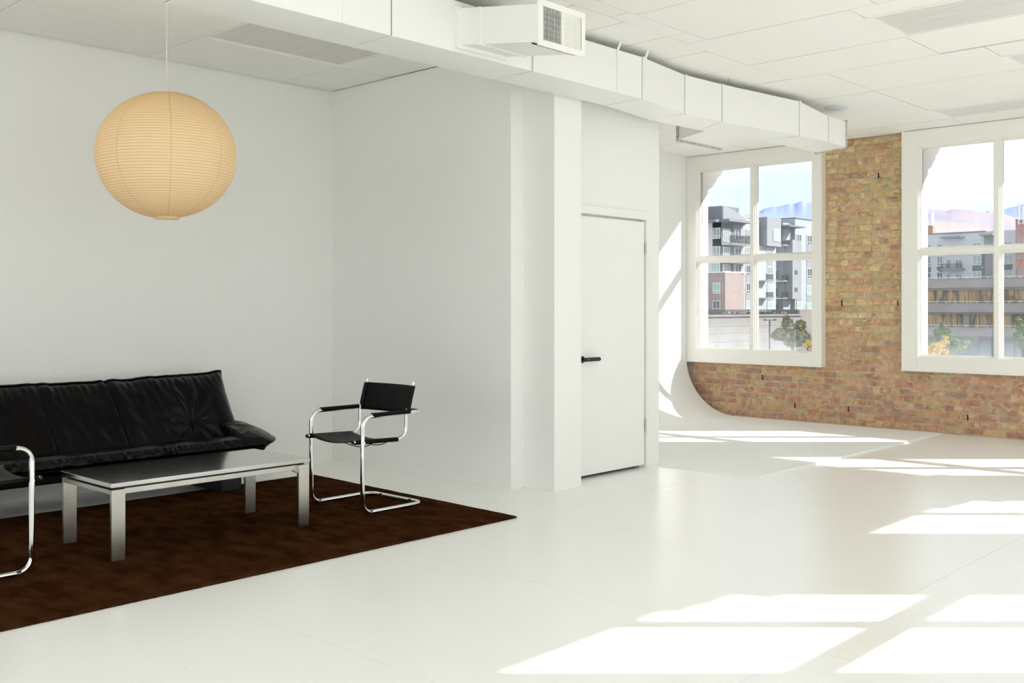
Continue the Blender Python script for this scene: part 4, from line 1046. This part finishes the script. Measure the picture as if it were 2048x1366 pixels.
tree('street_tree', 'green conifer-like tree in front of the brown building, left of the mullion', [(1884, 652, 4, 8), (1876, 664, 10, 6), (1892, 664, 10, 7), (1884, 672, 16, 7), (1905, 682, 14, 8), (1930, 686, 10, 6), (1880, 690, 20, 12), (1915, 697, 18, 9)], 70, M_leaf2, 4200, .10, 5, group='trees below the windows')
tree('street_tree', 'green tree in front of the brown building at the right edge', [(2036, 642, 5, 8), (2045, 655, 12, 8), (2040, 672, 12, 9), (2050, 690, 14, 8)], 70, M_leaf2, 2200, .10, 6, group='trees below the windows')
tree('yellow_shrub', 'bright yellow autumn shrub in the lower corner of the right window', [(1876, 690, 14, 6), (1888, 684, 10, 5), (1868, 700, 16, 10), (1890, 703, 8, 6), (1890, 676, 6, 3)], 48, M_leafy, 1500, .065, 8, 'shrub')
tree('yellow_shrub', 'small yellow autumn shrub below the broad tree in the left window', [(1619, 686, 8, 7), (1611, 691, 6, 4), (1622, 698, 8, 5)], 62, M_leafy, 700, .07, 9, 'shrub')
lamp = tag(empty('street_lamp'), 'dark street lamp post with two arms left of the broad tree', 'lamp')
p = at_depth(1539.5, 640, 98); R = Vector((CY, SY, 0)); s_ = 98/FPX
MB().tube([(p.x, p.y, -9), (p.x, p.y, p.z)], .085, 8).build('post', M_rail, lamp, smooth=True)
MB().tube([p-R*9.5*s_, p+R*9.5*s_], .035, 6).build('cross_arm', M_rail, lamp)
for k in (-9.5, 11): c = p+R*k*s_; MB().lathe([(0, -.06), (.14, -.05), (.16, .03), (.06, .09), (0, .09)], c, 12, cap=False).build('lamp_head', M_rail, lamp, smooth=True)

# mountains
def ridge_mesh(name, pts, D, foot, m, label, seed, rough=.02):
    us = [p[0] for p in pts]
    def top_v(u):
        for a, b_ in zip(pts, pts[1:]):
            if a[0] <= u <= b_[0]:
                f = (u-a[0])/(b_[0]-a[0]); f = f*f*(3-2*f)*.5+f*.5; return a[1]+(b_[1]-a[1])*f
        return pts[-1][1]
    def wide(u, D): return sum(at_depth(u, top_v(min(max(u+k*22, us[0]), us[-1])), D).z for k in range(-5, 6))/11
    mb = MB(); nu = 160; nv = 34
    def fn(i, j):
        u = us[0]+(us[-1]-us[0])*i; pk = at_depth(u, top_v(u), D); d = ray(u, 0)
        dist = D*(1-foot*j); q = min(1, j*9); q = q*q*(3-2*q); hz = pk.z*(1-q)+wide(u, D)*q; h_ = (hz+40)*(1-j)**1.15-40
        nz_ = noise.fractal((d.x*dist/D*9+seed, d.y*dist/D*9, seed), .9, 2.1, 5)*pk.z*rough*math.sin(PI*min(1, j*1.0))*6
        sp = 0
        return (d.x*(dist+sp), d.y*(dist+sp), h_+nz_)
    mb.grid(fn, nu, nv)
    def bk(i, j):
        u = us[0]+(us[-1]-us[0])*i; pk = at_depth(u, top_v(u), D); d = ray(u, 0); dist = D*(1+.4*j)
        return (d.x*dist, d.y*dist, pk.z*(1-j)-40*j)
    mb.grid(bk, nu, 4)
    return tag(mb.build(name, m, smooth=True, recalc=False), label, 'mountain')
M_far = mat('haze_tinted_mountain', (.33, .40, .63), 1.0, 0, 0, var=(.0007, (.37, .43, .65), .35, .65))  # blue of distance haze put into the mountain colour
M_hill = mat('haze_tinted_grass_hill', (.33, .34, .47), 1.0, 0, 0, var=(.0016, (.50, .40, .36), .44, .62))  # lilac is distance haze put into the colour, tan is dry grass
M_tan = mat('tan_foothill', (.56, .42, .33), 1.0, 0, 0, var=(.003, (.50, .38, .32), .4, .6))
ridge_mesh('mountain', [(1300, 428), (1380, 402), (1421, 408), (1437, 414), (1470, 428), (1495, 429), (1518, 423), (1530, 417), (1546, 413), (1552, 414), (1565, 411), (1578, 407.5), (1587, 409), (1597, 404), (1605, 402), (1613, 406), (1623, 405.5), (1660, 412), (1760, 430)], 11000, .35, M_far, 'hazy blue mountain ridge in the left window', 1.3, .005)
ridge_mesh('foothill', [(1400, 452), (1470, 427), (1490, 431), (1515, 434), (1540, 437), (1560, 440.5), (1575, 442.5), (1588, 444), (1610, 452), (1680, 470)], 6000, .3, M_tan, 'strip of tan foothill above the grey apartment roof', 4.1, .01)
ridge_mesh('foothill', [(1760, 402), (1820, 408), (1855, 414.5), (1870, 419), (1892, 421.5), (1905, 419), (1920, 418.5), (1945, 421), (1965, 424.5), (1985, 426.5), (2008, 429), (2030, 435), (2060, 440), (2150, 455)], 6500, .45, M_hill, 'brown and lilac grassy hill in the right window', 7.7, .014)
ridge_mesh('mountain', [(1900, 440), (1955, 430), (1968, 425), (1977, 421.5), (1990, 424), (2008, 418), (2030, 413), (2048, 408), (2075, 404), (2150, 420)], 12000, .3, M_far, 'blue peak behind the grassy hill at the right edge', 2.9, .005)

# ------------------------------------------------------------------ put every thing's Empty at its own base
bpy.context.view_layer.update()
def tree_verts(o):
    for ch in o.children:
        if ch.type == 'MESH':
            mw = ch.matrix_world
            for c in ch.bound_box: yield mw @ Vector(c)
        yield from tree_verts(ch)
for o in [o for o in SC.objects if o.type == 'EMPTY' and o.parent is None]:
    if o.location.length > 1e-6 or abs(o.rotation_euler.z) > 1e-6: continue
    vs_ = list(tree_verts(o))
    if not vs_: continue
    lo = [min(v[i] for v in vs_) for i in range(3)]; hi = [max(v[i] for v in vs_) for i in range(3)]
    c = Vector(((lo[0]+hi[0])/2, (lo[1]+hi[1])/2, lo[2])); o.location = c
    for ch in o.children: ch.location = ch.location-c
